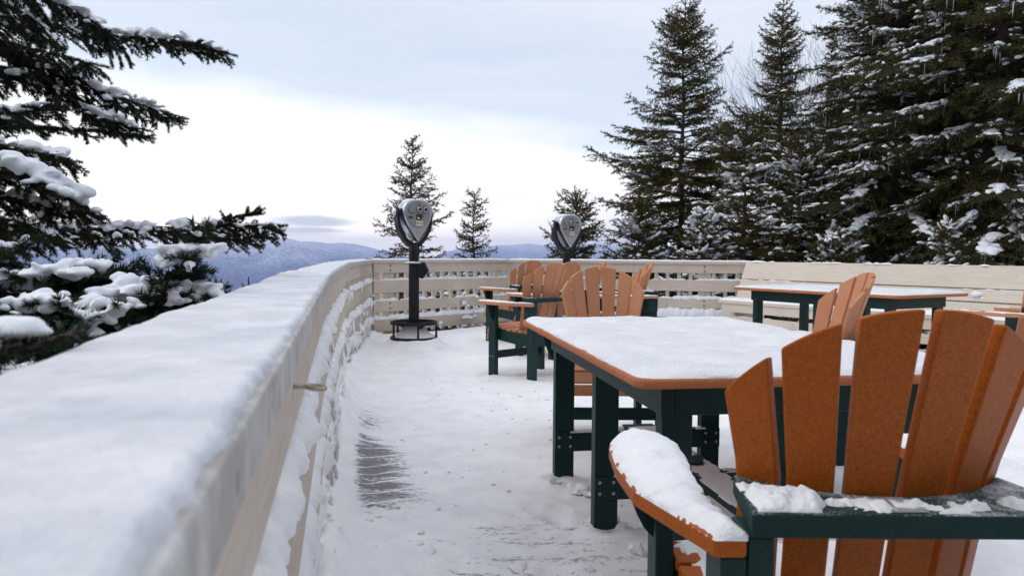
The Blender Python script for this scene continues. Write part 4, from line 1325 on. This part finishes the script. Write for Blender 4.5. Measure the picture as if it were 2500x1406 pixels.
def spruce(px, top_py, Y, base_z, rad, label, seed, snow=0.3, snow_top=0.6, dens=1.0, mat='needle', droop=0.0, bare_to=0.0, cone=0.85, whorl=0.26, lean=0.0, icicles=0, az_range=None, gaps=(), fine=1.0, name="spruce_tree", branch_mul=1.0):
    rng = np.random.default_rng(seed); rnd = random.Random(seed)
    top = at(px, top_py, Y); bx, by = top.x - lean, top.y
    H_ = top.z - base_z
    root = empty(name, (bx, by, base_z)); tag(root, label, "tree", "conifers round the deck")
    org = np.array([bx, by, base_z])
    tr = MB()
    K = 14
    tp = [(lean * (k / K) ** 1.2 + 0.02 * math.sin(k * 1.7 + seed), 0.02 * math.cos(k * 1.3 + seed), H_ * k / K) for k in range(K + 1)]
    r0 = 0.012 * H_ + 0.018
    tr.tube(tp, [max(0.008, r0 * (1 - k / K) ** 0.9) for k in range(K + 1)], 8)
    tr.build("trunk", M['bark'], root, 0, True)
    S = Segs(); SN = []; IC = []
    h = max(0.25, bare_to * H_)
    while h < H_ - 0.10:
        rel = h / H_
        gap = any(g0 < rel < g1 for g0, g1 in gaps)
        nb = rnd.choice((6, 7, 8)) if rel < 0.93 else 4
        a0 = rnd.random() * 6.28
        for k in range(nb):
            if gap and rnd.random() < 0.75: continue
            az_ = a0 + 6.283 * k / nb + rnd.uniform(-.35, .35)
            L = rad * (1 - rel) ** cone * rnd.uniform(0.50, 1.16) * branch_mul * (1 + 0.22 * math.sin(h * 2.1 + seed)) + 0.10
            if rnd.random() < 0.10: L *= 0.55
            if L < 0.12: L = 0.12
            hb = h + rnd.uniform(-.10, .10) * whorl * 3
            e0 = R(lerp(-16, 46, max(0, (rel - 0.15) / 0.85) ** 1.3) + rnd.uniform(-9, 9) - droop * (1 - rel))
            dirh = np.array([math.cos(az_), math.sin(az_), 0]); n = max(4, int(L / 0.16))
            x0 = np.interp(hb / H_ * K, range(K + 1), [p[0] for p in tp]); y0 = np.interp(hb / H_ * K, range(K + 1), [p[1] for p in tp])
            p = np.array([x0, y0, hb]); pts = [p]; st = L / n; bend = rnd.uniform(-.12, .12)
            for j in range(n):
                f = (j + 1) / n
                e = e0 - R(13) * math.sin(math.pi * f * 0.9) + R(17) * f * f + rnd.uniform(-.05, .05)
                ang = bend * f
                dh = np.array([math.cos(az_ + ang), math.sin(az_ + ang), 0])
                p = p + st * (dh * math.cos(e) + np.array([0, 0, math.sin(e)])); pts.append(p)
            rb = 0.006 + 0.008 * L
            for j in range(n):
                S.add(pts[j], pts[j + 1], rb * (1 - j / n) + .003, rb * (1 - (j + 1) / n) + .003, (j + 1) / n > 0.22 or L < 0.4)
            pa = np.array(pts); tt = np.linspace(0, 1, n + 1)
            s = 0.10 * L + 0.03; sp = 0.052 / dens; sgn = 1
            while s < L:
                f = s / L; q0 = np.array([np.interp(f, tt, pa[:, c]) for c in range(3)])
                j = min(n - 1, int(f * n)); ax_ = pa[j + 1] - pa[j]; ax_ /= np.linalg.norm(ax_)
                sd_ = np.cross([0, 0, 1.0], ax_); sd_ /= max(np.linalg.norm(sd_), 1e-6)
                lt = (0.44 * L * (1 - f) ** 0.8 * min(1, f * 3.4) + 0.08) * rnd.uniform(.55, 1.15)
                d = ax_ * rnd.uniform(.5, .8) + sd_ * sgn * rnd.uniform(.6, .95) + np.array([0, 0, rnd.uniform(-.42, .10)])
                d /= np.linalg.norm(d); q1 = q0 + d * lt * .55
                d2 = d + np.array([0, 0, rnd.uniform(-.35, .22)]); d2 /= np.linalg.norm(d2); q2 = q1 + d2 * lt * .45
                S.add(q0, q1, .004, .003); S.add(q1, q2, .003, .002)
                if lt > 0.20:
                    u_ = 0.08
                    while u_ < lt:
                        o_ = q0 + (q1 - q0) * min(1, u_ / (lt * .55)) if u_ < lt * .55 else q1 + (q2 - q1) * (u_ - lt * .55) / (lt * .45)
                        dd_ = d * .7 + np.cross(d, [0, 0, 1.0]) * rnd.choice((-1, 1)) * .7 + np.array([0, 0, rnd.uniform(-.45, .15)])
                        dd_ /= np.linalg.norm(dd_); S.add(o_, o_ + dd_ * rnd.uniform(.05, .13), .002, .0015); u_ += 0.085 / dens
                if snow and rel < snow_top and rnd.random() < snow * 0.42 and f > .35:
                    c_ = q0 + d * lt * rnd.uniform(.3, .8); SN.append((c_ + [0, 0, .02], d, rnd.uniform(.045, .11), rnd.uniform(.03, .06), rnd.uniform(.022, .045)))
                sgn = -sgn; s += sp * rnd.uniform(.7, 1.3)
            if snow and rel < snow_top and rnd.random() < snow * 1.3:
                f0 = rnd.uniform(.3, .6); f1 = rnd.uniform(f0 + .15, 1.0); f = f0
                while f < f1:
                    c_ = np.array([np.interp(f, tt, pa[:, c]) for c in range(3)]); j = min(n - 1, int(f * n)); ax_ = pa[j + 1] - pa[j]
                    wdt = (0.045 + 0.08 * L * (1 - f)) * rnd.uniform(.5, 1.1)
                    SN.append((c_ + np.array([rnd.uniform(-.07, .07), rnd.uniform(-.07, .07), rnd.uniform(.0, .03)]), ax_, rnd.uniform(.06, .14), min(wdt, .15), rnd.uniform(.025, .055)))
                    if rnd.random() < icicles: IC.append(c_ + np.array([rnd.uniform(-.06, .06), rnd.uniform(-.06, .06), -.02]))
                    f += rnd.uniform(.03, .075) / L
        h += 0.72 * whorl * lerp(1.0, 0.6, rel) * rnd.uniform(.75, 1.25)
    S.add(np.array([tp[-2][0], tp[-2][1], tp[-2][2]]), np.array(tp[-1]), .008, .004)
    a_, b_, r_, q_, nf = S.arrays()
    V1 = needle_tris(a_[nf], b_[nf], 66 * fine, 0.062 / fine ** 0.5, 0.0165 / fine ** 0.5, 0.75, rng)
    V2 = wood_tris(a_, b_, r_, q_, 3)
    tri_object("crown", [V1, V2], [M[mat], M['twig']], root)
    if SN:
        c_ = np.array([s[0] for s in SN]); d_ = np.array([s[1] for s in SN]); z_ = np.array([s[2:] for s in SN])
        Vb, Fb = blobs(c_, d_, z_ * [0.8, 0.72, 0.9], rng, 0.42, 1.7)
        np_mesh("snow", Vb, Fb, M['snow_tree'], root, True)
    if IC:
        c_ = np.array(IC); l_ = rng.uniform(.06, .24, len(c_)); V2 = wood_tris(c_, c_ - np.stack([l_ * .05, l_ * 0, l_], 1), rng.uniform(.005, .011, len(c_)), np.full(len(c_), .0008), 5)
        tri_object("icicles", [V2], [M['ice']], root)
    return root


def gz(px, Y):
    p = at(px, 620, Y); return ground_z(p.x, p.y) - 0.1


spruce(1006, 340, 14.6, gz(1006, 14.6), 1.62, "slender spruce rising straight behind the front viewer, tallest left of centre", 11, 0.10, 0.62, 0.95, droop=4, cone=0.78, whorl=0.40, lean=0.06, icicles=0)
spruce(1157, 468, 15.6, gz(1157, 15.6), 1.42, "small thin-topped spruce over the back railing, between the two viewers", 23, 0.45, 0.62, 0.85, droop=6, cone=0.85, whorl=0.36)
spruce(1405, 452, 15.0, gz(1405, 15.0), 1.95, "bushy little spruce directly behind the second viewer", 31, 0.22, 0.42, 1.05, droop=0, cone=0.92, whorl=0.27)
spruce(1672, -8, 18.0, gz(1672, 18), 3.35, "tall lone spruce left of the dark stand, long low boughs reaching toward second viewer", 41, 0.45, 0.62, 1.0, cone=0.70, whorl=0.42, gaps=((0.60, 0.665),), droop=0, icicles=0.02)
spruce(1912, -6, 19.5, gz(1912, 19.5), 2.35, "spruce with a narrow spire standing behind the short bare-trunked one", 53, 0.12, 0.55, 0.95, cone=0.80, whorl=0.32)
spruce(1822, 258, 14.0, -1.3, 1.6, "short spruce with a bare reddish trunk low down and snow-laden side boughs", 61, 0.40, 0.85, 1.0, cone=0.62, whorl=0.34, bare_to=0.30, icicles=0.10)
spruce(2035, 50, 21.0, -1.6, 1.25, "thin sapling spruce top against the sky, left of the biggest dark spruce", 71, 0.12, 0.5, 0.6, cone=0.95, whorl=0.30)
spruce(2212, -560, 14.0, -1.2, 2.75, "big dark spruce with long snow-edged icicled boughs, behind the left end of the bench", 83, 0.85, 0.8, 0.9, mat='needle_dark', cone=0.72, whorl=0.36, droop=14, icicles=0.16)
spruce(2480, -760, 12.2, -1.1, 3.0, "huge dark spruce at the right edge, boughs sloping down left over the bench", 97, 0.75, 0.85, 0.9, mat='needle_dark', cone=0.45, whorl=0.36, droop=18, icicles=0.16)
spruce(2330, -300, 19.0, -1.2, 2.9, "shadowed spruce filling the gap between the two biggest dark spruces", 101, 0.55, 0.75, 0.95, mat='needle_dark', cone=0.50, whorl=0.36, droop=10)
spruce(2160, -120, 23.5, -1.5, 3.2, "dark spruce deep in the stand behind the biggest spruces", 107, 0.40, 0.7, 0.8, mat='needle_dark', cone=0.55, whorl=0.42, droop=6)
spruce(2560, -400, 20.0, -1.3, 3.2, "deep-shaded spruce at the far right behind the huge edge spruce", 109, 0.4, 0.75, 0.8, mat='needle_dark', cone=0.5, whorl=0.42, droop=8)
spruce(1960, 330, 15.2, -1.3, 1.95, "leaning young spruce with heavy snow, left skirt of the dark stand", 113, 0.45, 0.9, 1.0, mat='needle', cone=0.60, whorl=0.30, droop=10, icicles=0.14)
spruce(1560, 470, 15.6, gz(1560, 15.6) , 1.25, "low snowy spruce at the foot of the tall lone spruce", 127, 0.40, 0.85, 1.0, cone=0.60, whorl=0.28, droop=6)
spruce(1715, 500, 13.6, -1.4, 1.15, "low snow-crusted spruce just over the railing, right of the tall lone spruce's foot", 131, 0.5, 0.95, 1.1, cone=0.55, whorl=0.26, droop=8)
spruce(2040, 560, 12.9, -1.3, 1.05, "small snow-capped spruce peeping above the bench back's left half", 137, 0.6, 0.98, 1.1, cone=0.55, whorl=0.25, droop=8, icicles=0.1)
spruce(2330, 540, 11.8, -1.2, 1.15, "low snowy spruce pressed against the bench back, under the huge edge spruce", 139, 0.6, 0.98, 1.1, cone=0.55, whorl=0.25, droop=10)
spruce(1095, 655, 13.2, gz(1095, 13.2), 0.95, "snow-flecked shrub-size spruce seen through the corner railing's slats", 149, 0.6, 0.98, 1.1, cone=0.5, whorl=0.24, droop=6)
spruce(1300, 640, 13.4, gz(1300, 13.4), 0.95, "shrub-size spruce hidden behind the railing beside the second viewer's post", 151, 0.6, 0.98, 1.1, cone=0.5, whorl=0.24, droop=6)

# bare twiggy shrub against the sky, right of the spire spruce
S = Segs(); rnd = random.Random(9)
def grow(p, d, l, r, k):
    q = p + d * l; S.add(p, q, r, r * .75, False)
    if k == 0: return
    for _ in range(rnd.choice((2, 3))):
        e = d + np.array([rnd.uniform(-.5, .5), rnd.uniform(-.5, .5), rnd.uniform(-.1, .3)]); e /= np.linalg.norm(e); grow(q, e, l * rnd.uniform(.6, .85), r * .65, k - 1)
broot = empty("bare_birch", (0, 0, 0)); tag(broot, "bare leafless twiggy birch, faint behind the stand of spruces", "tree")
for px in (1985, 2010, 1960):
    b_ = at(px, 620, 24.0); p = np.array([b_.x, b_.y, -1.5])
    for _ in range(3): grow(p, np.array([rnd.uniform(-.12, .12), rnd.uniform(-.1, .1), 1.0]), 2.6, .03, 6)
a_, b_, r_, q_, nf = S.arrays(); tri_object("branches", [wood_tris(a_, b_, r_, q_, 3)], [M['twig']], broot)
# two bare stems poking above the curved railing
S = Segs(); b_ = at(606, 715, 4.6)
for e in ((607, 676), (590, 692), (616, 700), (588, 711)):
    t_ = at(e[0], e[1], 4.6); S.add(np.array(b_), np.array(t_), .007, .004, False)
b2_ = b_ - Vector((0.05, 0, 1.6)); S.add(np.array(b2_), np.array(b_), .007, .004, False)
a_, b_, r_, q_, nf = S.arrays(); tag(tri_object("bare_twig", [wood_tris(a_, b_, r_, q_, 5)], [M['twig']], None), "bare brown twig poking up past the curved railing's snowy cap", "twig")


# ------------------------------------------------------------------ the close conifers on the left
def bough(root, path, side_len, twig_sp, hang, ndl, seed, mat, r_ax=0.006, snow_r=0.0, snow_p=0.8, up=0.15, sub=0.055, needle_from=0.0, snow_span=(0.1, 0.95), plan=1.0, dens=1500):
    """path: list of (px,py,Y). Builds one bough (wood + needles) and returns snow lump list"""
    rng = np.random.default_rng(seed); rnd = random.Random(seed)
    ctrl = np.array([at(*p) for p in path])
    P, t = resample(ctrl, 0.02)
    for _ in range(6):
        Q = P.copy(); Q[1:-1] = .25 * P[:-2] + .5 * P[1:-1] + .25 * P[2:]; P = Q
    P = P + 0.006 * np.stack([fbm(t * 5, t * 0 + k, None, seed + k, 3) for k in range(3)], 1)
    L = t[-1]; S = Segs(); W = Segs(); snow = []
    n = len(P)
    for i in range(n - 1):
        f = i / n
        (S if f > needle_from else W).add(P[i], P[i + 1], r_ax * (1 - f) + .0016, r_ax * (1 - f) + .0016)
    s = L * 0.03; sg = 1
    while s < L * 0.985:
        f = s / L; i = min(n - 2, int(f * (n - 1))); q = P[i]; ax_ = P[i + 1] - P[i]; ax_ /= np.linalg.norm(ax_)
        sd_ = np.cross(ax_, [0, 0, 1.0]); sd_ /= max(1e-6, np.linalg.norm(sd_))
        lt = side_len * (0.28 + 0.72 * (1 - f) ** 0.7) * rnd.uniform(.5, 1.15)
        hg = hang * rnd.uniform(.3, 1.5) * (1 - f * .6)
        d = ax_ * rnd.uniform(.55, .95) + sd_ * sg * rnd.uniform(.35, .95) * plan + np.array([0, 0, up * rnd.uniform(-.3, 1.2) - hg])
        d /= np.linalg.norm(d); p = q; m_ = max(2, int(lt / 0.04)); r_ = 0.0026
        for j in range(m_):
            d = d + np.array([rnd.uniform(-.1, .1), rnd.uniform(-.1, .1), rnd.uniform(-.16, .08) - 0.05 * hang]); d /= np.linalg.norm(d)
            p2 = p + d * lt / m_; S.add(p, p2, r_, r_ * .85); r_ *= .85
            if j < m_ - 1 or m_ < 3:
                for _ in range(rnd.choice((1, 1, 2))):
                    e = d * .75 + np.cross(d, [0, 0, 1.0]) * rnd.choice((-1, 1)) * .65 + np.array([0, 0, rnd.uniform(-.5, .35) - .3 * hang]); e /= np.linalg.norm(e)
                    ls = sub * rnd.uniform(.5, 1.3); S.add(p2, p2 + e * ls, .0016, .001)
                    if ls > .05 and rnd.random() < .6:
                        e2 = e * .7 + np.cross(e, d) * rnd.choice((-1, 1)) * .6; e2 /= np.linalg.norm(e2); S.add(p2 + e * ls * .5, p2 + e * ls * .5 + e2 * ls * .6, .0013, .001)
            p = p2
            if snow_r and rnd.random() < snow_p * .75 and hg < hang * .8 + .1: snow.append((p + np.array([0, 0, snow_r * .35]), snow_r * rnd.uniform(.2, .6)))
        if snow_r and snow_span[0] < f < snow_span[1] and rnd.random() < snow_p:
            for _ in range(2): snow.append((q + ax_ * rnd.uniform(-.02, .02) + sd_ * rnd.uniform(-1, 1) * snow_r * 1.3 + np.array([0, 0, snow_r * rnd.uniform(.25, .8)]), snow_r * rnd.uniform(.28, .80)))
        sg = -sg; s += twig_sp * 0.62 * rnd.uniform(.6, 1.4)
    # leading tip
    ax_ = P[-1] - P[-3]; ax_ /= np.linalg.norm(ax_); S.add(P[-1], P[-1] + ax_ * .04, .002, .001)
    a_, b_, r_, q_, nf = S.arrays()
    ln, wd = ndl
    V1 = needle_tris(a_, b_, dens, ln, wd, 0.85, rng, 0.25)
    V2 = wood_tris(a_, b_, r_, q_, 4)
    if W.a:
        a2, b2, r2, q2, _ = W.arrays(); V2 = np.concatenate([V2, wood_tris(a2, b2, r2, q2, 6)])
    o = tri_object("bough", [V1, V2], [M[mat], M['twig']], root)
    if snow_r:
        k = rng.random(len(a_)) < 0.30 * snow_p
        mid = a_[k] + (b_[k] - a_[k]) * rng.random((k.sum(), 1)) + [0, 0, ln * 0.45]
        for m_, d_ in zip(mid, (b_ - a_)[k]): DUST.append((m_, d_))
    return o, snow


DUST = []


def dusting(root, seed, size):
    """thin powder caught on the twigs"""
    rng = np.random.default_rng(seed)
    c_ = np.array([d[0] for d in DUST]); d_ = np.array([d[1] for d in DUST]); n = len(c_)
    z_ = np.stack([rng.uniform(.7, 2.4, n) * size, rng.uniform(.5, 1.1, n) * size, rng.uniform(.35, .8, n) * size], 1)
    V, F = blobs(c_, d_, z_, rng, 0.5, 1.6, True)
    DUST.clear()
    return adopt(np_mesh("snow", V, F, M['snow_tree'], None, True), root)


def lumps(snow, seed, voxel, name, parent, sm=4, disp=0.004):
    rng = np.random.default_rng(seed)
    if not snow: return
    c_ = np.array([s[0] for s in snow]); r_ = np.array([s[1] for s in snow])
    sz = np.stack([r_ * rng.uniform(.9, 1.6, len(r_)), r_ * rng.uniform(.8, 1.2, len(r_)), r_ * rng.uniform(.6, .85, len(r_))], 1)
    V, F = blobs(c_, rng.normal(size=(len(c_), 3)) * [1, 1, .25] + [.2, 0, 0], sz, rng, 0.22, 1.2)
    return remeshed(V, F, voxel, sm, M['snow_tree'], name, parent, disp)


ND = (0.0128, 0.0022)
t_left = empty("overhanging_spruce", (-2.9, 2.9, ground_z(-2.9, 2.9)))
tag(t_left, "spruce whose snow-topped boughs reach in from the upper left edge against the sky", "tree", "conifers round the deck")
inv = Matrix.Translation((-2.9, 2.9, ground_z(-2.9, 2.9))).inverted()


def adopt(o, root):
    o.parent = root; o.matrix_parent_inverse = Matrix.Translation(root.location).inverted(); return o


tk = MB(); gb = ground_z(-2.9, 2.9)
tk.tube([(-2.9, 2.9, gb), (-2.88, 2.9, 0.2), (-2.86, 2.9, 1.6), (-2.85, 2.92, 3.4), (-2.84, 2.92, 5.0)], [.16, .13, .11, .085, .05], 12)
adopt(tk.build("trunk", M['bark'], None, 0, True), t_left)
BOUGHS = [
    # path, side length, spacing, hang, snow radius, snow prob, snow span, needle_from
    ([(-420, -60, 2.75), (-120, 30, 2.75), (60, 62, 2.8), (200, 78, 2.85), (330, 92, 2.9), (430, 102, 2.95), (500, 116, 3.0), (556, 131, 3.0)], .17, .020, .55, .030, .75, (.35, .97), .15),
    ([(-420, -10, 2.6), (-100, 60, 2.6), (60, 120, 2.6), (170, 185, 2.65), (280, 235, 2.7), (360, 260, 2.75), (432, 283, 2.8)], .20, .020, .60, .030, .55, (.6, .97), .15),
    ([(40, 130, 2.6), (110, 190, 2.6), (180, 250, 2.6), (260, 300, 2.65), (345, 316, 2.7)], .13, .026, .50, .030, .6, (.65, .97), .35),
    ([(-420, -190, 2.2), (-150, -100, 2.2), (30, -40, 2.2), (140, 5, 2.25), (215, 42, 2.3), (262, 78, 2.3)], .16, .020, .75, .026, .6, (.45, .97), .1),
    ([(-420, -150, 2.4), (-120, -40, 2.4), (0, 5, 2.4), (80, 40, 2.4), (120, 88, 2.4)], .16, .022, .75, .024, .5, (.4, .97), .1),
    ([(-300, 290, 2.5), (-60, 296, 2.5), (60, 306, 2.5), (160, 318, 2.5), (260, 322, 2.55), (348, 333, 2.6)], .055, .030, .15, .012, .25, (.2, .8), .0),
    ([(-300, 215, 2.5), (-60, 200, 2.5), (20, 190, 2.5), (84, 184, 2.5)], .06, .03, .2, .022, .7, (.5, .97), .0),
    ([(-300, 250, 2.2), (-80, 270, 2.2), (20, 280, 2.2), (90, 272, 2.2), (120, 262, 2.2)], .13, .024, .25, .026, .7, (.3, .95), .1),
    ([(-300, 330, 2.1), (-60, 345, 2.1), (50, 362, 2.1), (110, 376, 2.1), (166, 392, 2.1)], .15, .022, .40, .028, .6, (.4, .97), .1),
    ([(-320, 385, 1.9), (-80, 400, 1.9), (30, 415, 1.9), (110, 438, 1.95), (165, 470, 1.95), (202, 506, 2.0)], .17, .020, .45, .036, .95, (.3, .97), .1),
    ([(-320, 430, 2.0), (-80, 450, 2.0), (20, 470, 2.0), (100, 496, 2.0), (185, 508, 2.0)], .15, .020, .40, .022, .5, (.2, .97), .1),
    ([(-320, 590, 2.45), (-60, 572, 2.45), (80, 566, 2.5), (220, 560, 2.55), (340, 556, 2.6), (450, 556, 2.65), (540, 552, 2.7), (620, 548, 2.75), (676, 550, 2.8)], .15, .022, .62, .024, .95, (.28, .86), .1),
    ([(420, 560, 2.6), (500, 574, 2.6), (580, 582, 2.65), (640, 574, 2.7)], .07, .026, .35, .014, .4, (.1, .7), .1),
    ([(-320, 120, 2.7), (-60, 150, 2.7), (60, 175, 2.7), (150, 215, 2.7), (220, 255, 2.75), (270, 285, 2.75)], .17, .022, .75, .02, .2, (.6, .97), .15),
    ([(-320, 40, 2.55), (-60, 80, 2.55), (80, 120, 2.55), (170, 140, 2.6), (240, 160, 2.6)], .20, .022, .8, .02, .2, (.6, .97), .15),
    ([(-320, 500, 2.3), (-60, 520, 2.3), (60, 545, 2.3), (130, 585, 2.3)], .16, .024, .6, .02, .2, (.6, .97), .15),
    ([(-320, 600, 2.3), (-60, 620, 2.3), (40, 640, 2.3)], .16, .024, .6, .02, .2, (.6, .97), .15),
    ([(500, 556, 2.7), (560, 535, 2.72), (612, 520, 2.75)], .05, .026, .1, .010, .3, (.1, .8), .1),
    ([(-320, 560, 2.7), (-40, 540, 2.7), (90, 545, 2.7), (190, 560, 2.7), (260, 590, 2.7)], .14, .024, .7, .022, .7, (.3, .95), .1),
]
all_snow = []
for k, (path, sl, sp_, hg, sr, pr, span, nf) in enumerate(BOUGHS):
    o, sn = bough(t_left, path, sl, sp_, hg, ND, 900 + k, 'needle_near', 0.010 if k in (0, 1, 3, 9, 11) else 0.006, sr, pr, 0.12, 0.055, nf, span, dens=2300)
    adopt(o, t_left); all_snow += sn
dusting(t_left, 15, 0.0085)
adopt(lumps(all_snow, 5, 0.0055, "snow", None, 3, 0.007), t_left)

fir = empty("young_fir", (-1.25, 1.75, ground_z(-1.25, 1.75)))
tag(fir, "young fir pillowed with fat lumps of snow, pressing against the outside of the curved railing", "tree", "conifers round the deck")
tk = MB(); gb = ground_z(-1.25, 1.75)
tk.tube([(-1.25, 1.75, gb), (-1.22, 1.75, 0.3), (-1.12, 1.74, 0.75), (-1.05, 1.72, 1.02)], [.06, .05, .035, .015], 10)
adopt(tk.build("trunk", M['bark'], None, 0, True), fir)
NF = (0.019, 0.0024)
FB = [
    ([(-200, 720, 1.7), (-40, 700, 1.7), (60, 682, 1.7), (150, 672, 1.7), (236, 668, 1.7)], .15, .024, .05, .026, .55),
    ([(40, 745, 1.75), (140, 705, 1.75), (230, 682, 1.75), (305, 676, 1.75)], .13, .024, .05, .026, .55),
    ([(160, 800, 1.7), (260, 752, 1.7), (350, 722, 1.7), (440, 700, 1.7)], .13, .024, .05, .024, .5),
    ([(300, 800, 1.6), (390, 735, 1.6), (446, 668, 1.6), (492, 592, 1.6)], .10, .022, .05, .018, .3),
    ([(300, 815, 1.65), (400, 765, 1.65), (480, 728, 1.65), (536, 742, 1.65)], .12, .022, .10, .026, .5),
    ([(-200, 850, 1.45), (-40, 800, 1.45), (50, 768, 1.45), (110, 745, 1.45), (160, 752, 1.45)], .13, .024, .05, .026, .55),
    ([(60, 880, 1.5), (150, 830, 1.5), (220, 790, 1.5), (280, 772, 1.5)], .13, .022, .25, .026, .5),
    ([(-100, 880, 1.55), (80, 862, 1.55), (220, 848, 1.55), (370, 812, 1.55)], .13, .022, .20, .02, .3),
    ([(-150, 950, 1.25), (40, 912, 1.25), (140, 890, 1.25), (240, 874, 1.25)], .10, .024, .10, .020, .35),
    ([(-150, 990, 1.1), (-20, 950, 1.1), (50, 925, 1.1), (95, 905, 1.1)], .08, .024, .05, .020, .4),
    ([(200, 880, 1.6), (320, 845, 1.6), (420, 810, 1.6), (490, 780, 1.6)], .12, .022, .25, .016, .25),
    ([(-220, 700, 1.85), (0, 690, 1.85), (150, 700, 1.85), (300, 720, 1.85), (420, 740, 1.85)], .16, .020, .25, .014, .2),
    ([(-220, 830, 1.6), (0, 820, 1.6), (120, 820, 1.6), (230, 835, 1.6)], .15, .020, .25, .014, .2),
    ([(-200, 920, 1.4), (0, 890, 1.4), (120, 870, 1.4), (230, 855, 1.4)], .13, .020, .15, .014, .2),
    ([(-200, 620, 1.8), (-60, 625, 1.8), (20, 622, 1.8), (70, 600, 1.8)], .11, .024, .10, .024, .5),
    ([(-220, 770, 1.75), (0, 760, 1.75), (120, 772, 1.75), (240, 800, 1.75), (330, 830, 1.75)], .15, .022, .30, .018, .3),
    ([(250, 790, 1.8), (360, 770, 1.8), (470, 765, 1.8), (545, 760, 1.8)], .12, .022, .30, .014, .3),
]
all_snow = []
for k, (path, sl, sp_, hg, sr, pr) in enumerate(FB):
    o, sn = bough(fir, path, sl, sp_, hg, NF, 1200 + k, 'needle_fir', 0.008, sr, pr, 0.30, 0.05, 0.0, (.12, .97), dens=1500)
    adopt(o, fir); all_snow += sn
lrng = np.random.default_rng(44)
for px, py, Yd, r_ in ((128, 662, 1.62, .042), (168, 672, 1.6, .034), (226, 650, 1.7, .038), (196, 645, 1.72, .03), (300, 690, 1.62, .042), (318, 712, 1.6, .036), (255, 742, 1.48, .045), (225, 770, 1.46, .042), (205, 800, 1.46, .036), (268, 716, 1.55, .034), (96, 728, 1.42, .038), (62, 744, 1.42, .034), (136, 735, 1.4, .03), (375, 690, 1.6, .032), (400, 688, 1.6, .028), (430, 616, 1.58, .030), (418, 640, 1.56, .026), (452, 606, 1.58, .02), (508, 612, 1.58, .032), (520, 606, 1.58, .024), (470, 652, 1.55, .02), (500, 700, 1.62, .034), (525, 722, 1.62, .036), (472, 700, 1.64, .026), (420, 712, 1.56, .028), (428, 735, 1.56, .022), (330, 738, 1.55, .02), (345, 690, 1.7, .024), (30, 695, 1.7, .03), (60, 690, 1.7, .026)):
    c_ = np.array(at(px, py, Yd)); all_snow.append((c_, r_ * 0.55))
    for _ in range(7): all_snow.append((c_ + r_ * np.array([lrng.uniform(-1.1, 1.1), lrng.uniform(-.7, .7), lrng.uniform(-.55, .3)]), r_ * lrng.uniform(.22, .52)))
dusting(fir, 16, 0.0075)
adopt(lumps(all_snow, 6, 0.0046, "snow", None, 3, 0.008), fir)

sprig = empty("fir_sprig", (-0.62, 0.60, ground_z(-0.62, 0.60)))
tag(sprig, "blurred fir sapling tip with one snow pillow, closest to the camera at the left edge", "tree")
o, sn = bough(sprig, [(-330, 960, .72), (-150, 905, .70), (-20, 866, .68), (60, 846, .67), (126, 826, .66)], .05, .020, .0, (0.017, 0.0018), 1300, 'needle_fir', .004, 0, 0, .2, .03, 0, dens=1000)
adopt(o, sprig)
g_ = ground_z(-0.62, 0.60)
tk = MB(); q0 = at(-330, 960, .72); tk.tube([(q0.x - .25, q0.y, g_), (q0.x - .2, q0.y, 0.4), tuple(q0)], [.02, .012, .005], 8); adopt(tk.build("trunk", M['bark'], None, 0, True), sprig)
sn = [(np.array(at(px, py, .67)), r_) for px, py, r_ in ((15, 812, .020), (45, 808, .018), (75, 812, .015), (-20, 815, .022), (20, 786, .012), (100, 815, .010), (-10, 838, .018), (30, 828, .016), (-50, 820, .022))]
adopt(lumps(sn, 8, 0.004, "snow", None, 6, 0.002), sprig)


# unseen spruces continued behind the camera, added to block light from there, one mass
rng = np.random.default_rng(321)
P0, P1 = [], []
for k in range(46):
    a_ = R(rng.uniform(98, 262)); d_ = rng.uniform(5.0, 13.0)
    x, y = d_ * math.sin(a_), d_ * math.cos(a_) - 1.0
    if x > 0 and y > 3: continue
    h_ = rng.uniform(4.5, 8); rb = rng.uniform(1.3, 2.0)
    for _ in range(1300):
        f = rng.random() ** 1.3; az_ = rng.random() * 6.283; rr_ = rb * (1 - f) ** .8
        z = -1.4 + 0.3 + (h_ - .3) * f; q = rng.random() ** .5
        p = np.array([x + math.cos(az_) * rr_ * q * .8, y + math.sin(az_) * rr_ * q * .8, z]); P0.append(p); P1.append(p + np.array([math.cos(az_) * .35, math.sin(az_) * .35, rng.uniform(-.15, .08)]))
V1 = needle_tris(P0, P1, 26, 0.16, 0.07, 0.7, rng)
tag(tri_object("occluder_forest", [V1], [M['needle_dark']], None), kind="stuff")

for o in list(scene.objects):
    n_ = o.name.split('.')[0]
    if o.parent is not None and n_ in ("snow", "snow_cap", "snow_clots", "snow_clot", "icicles"): o["kind"] = "stuff"
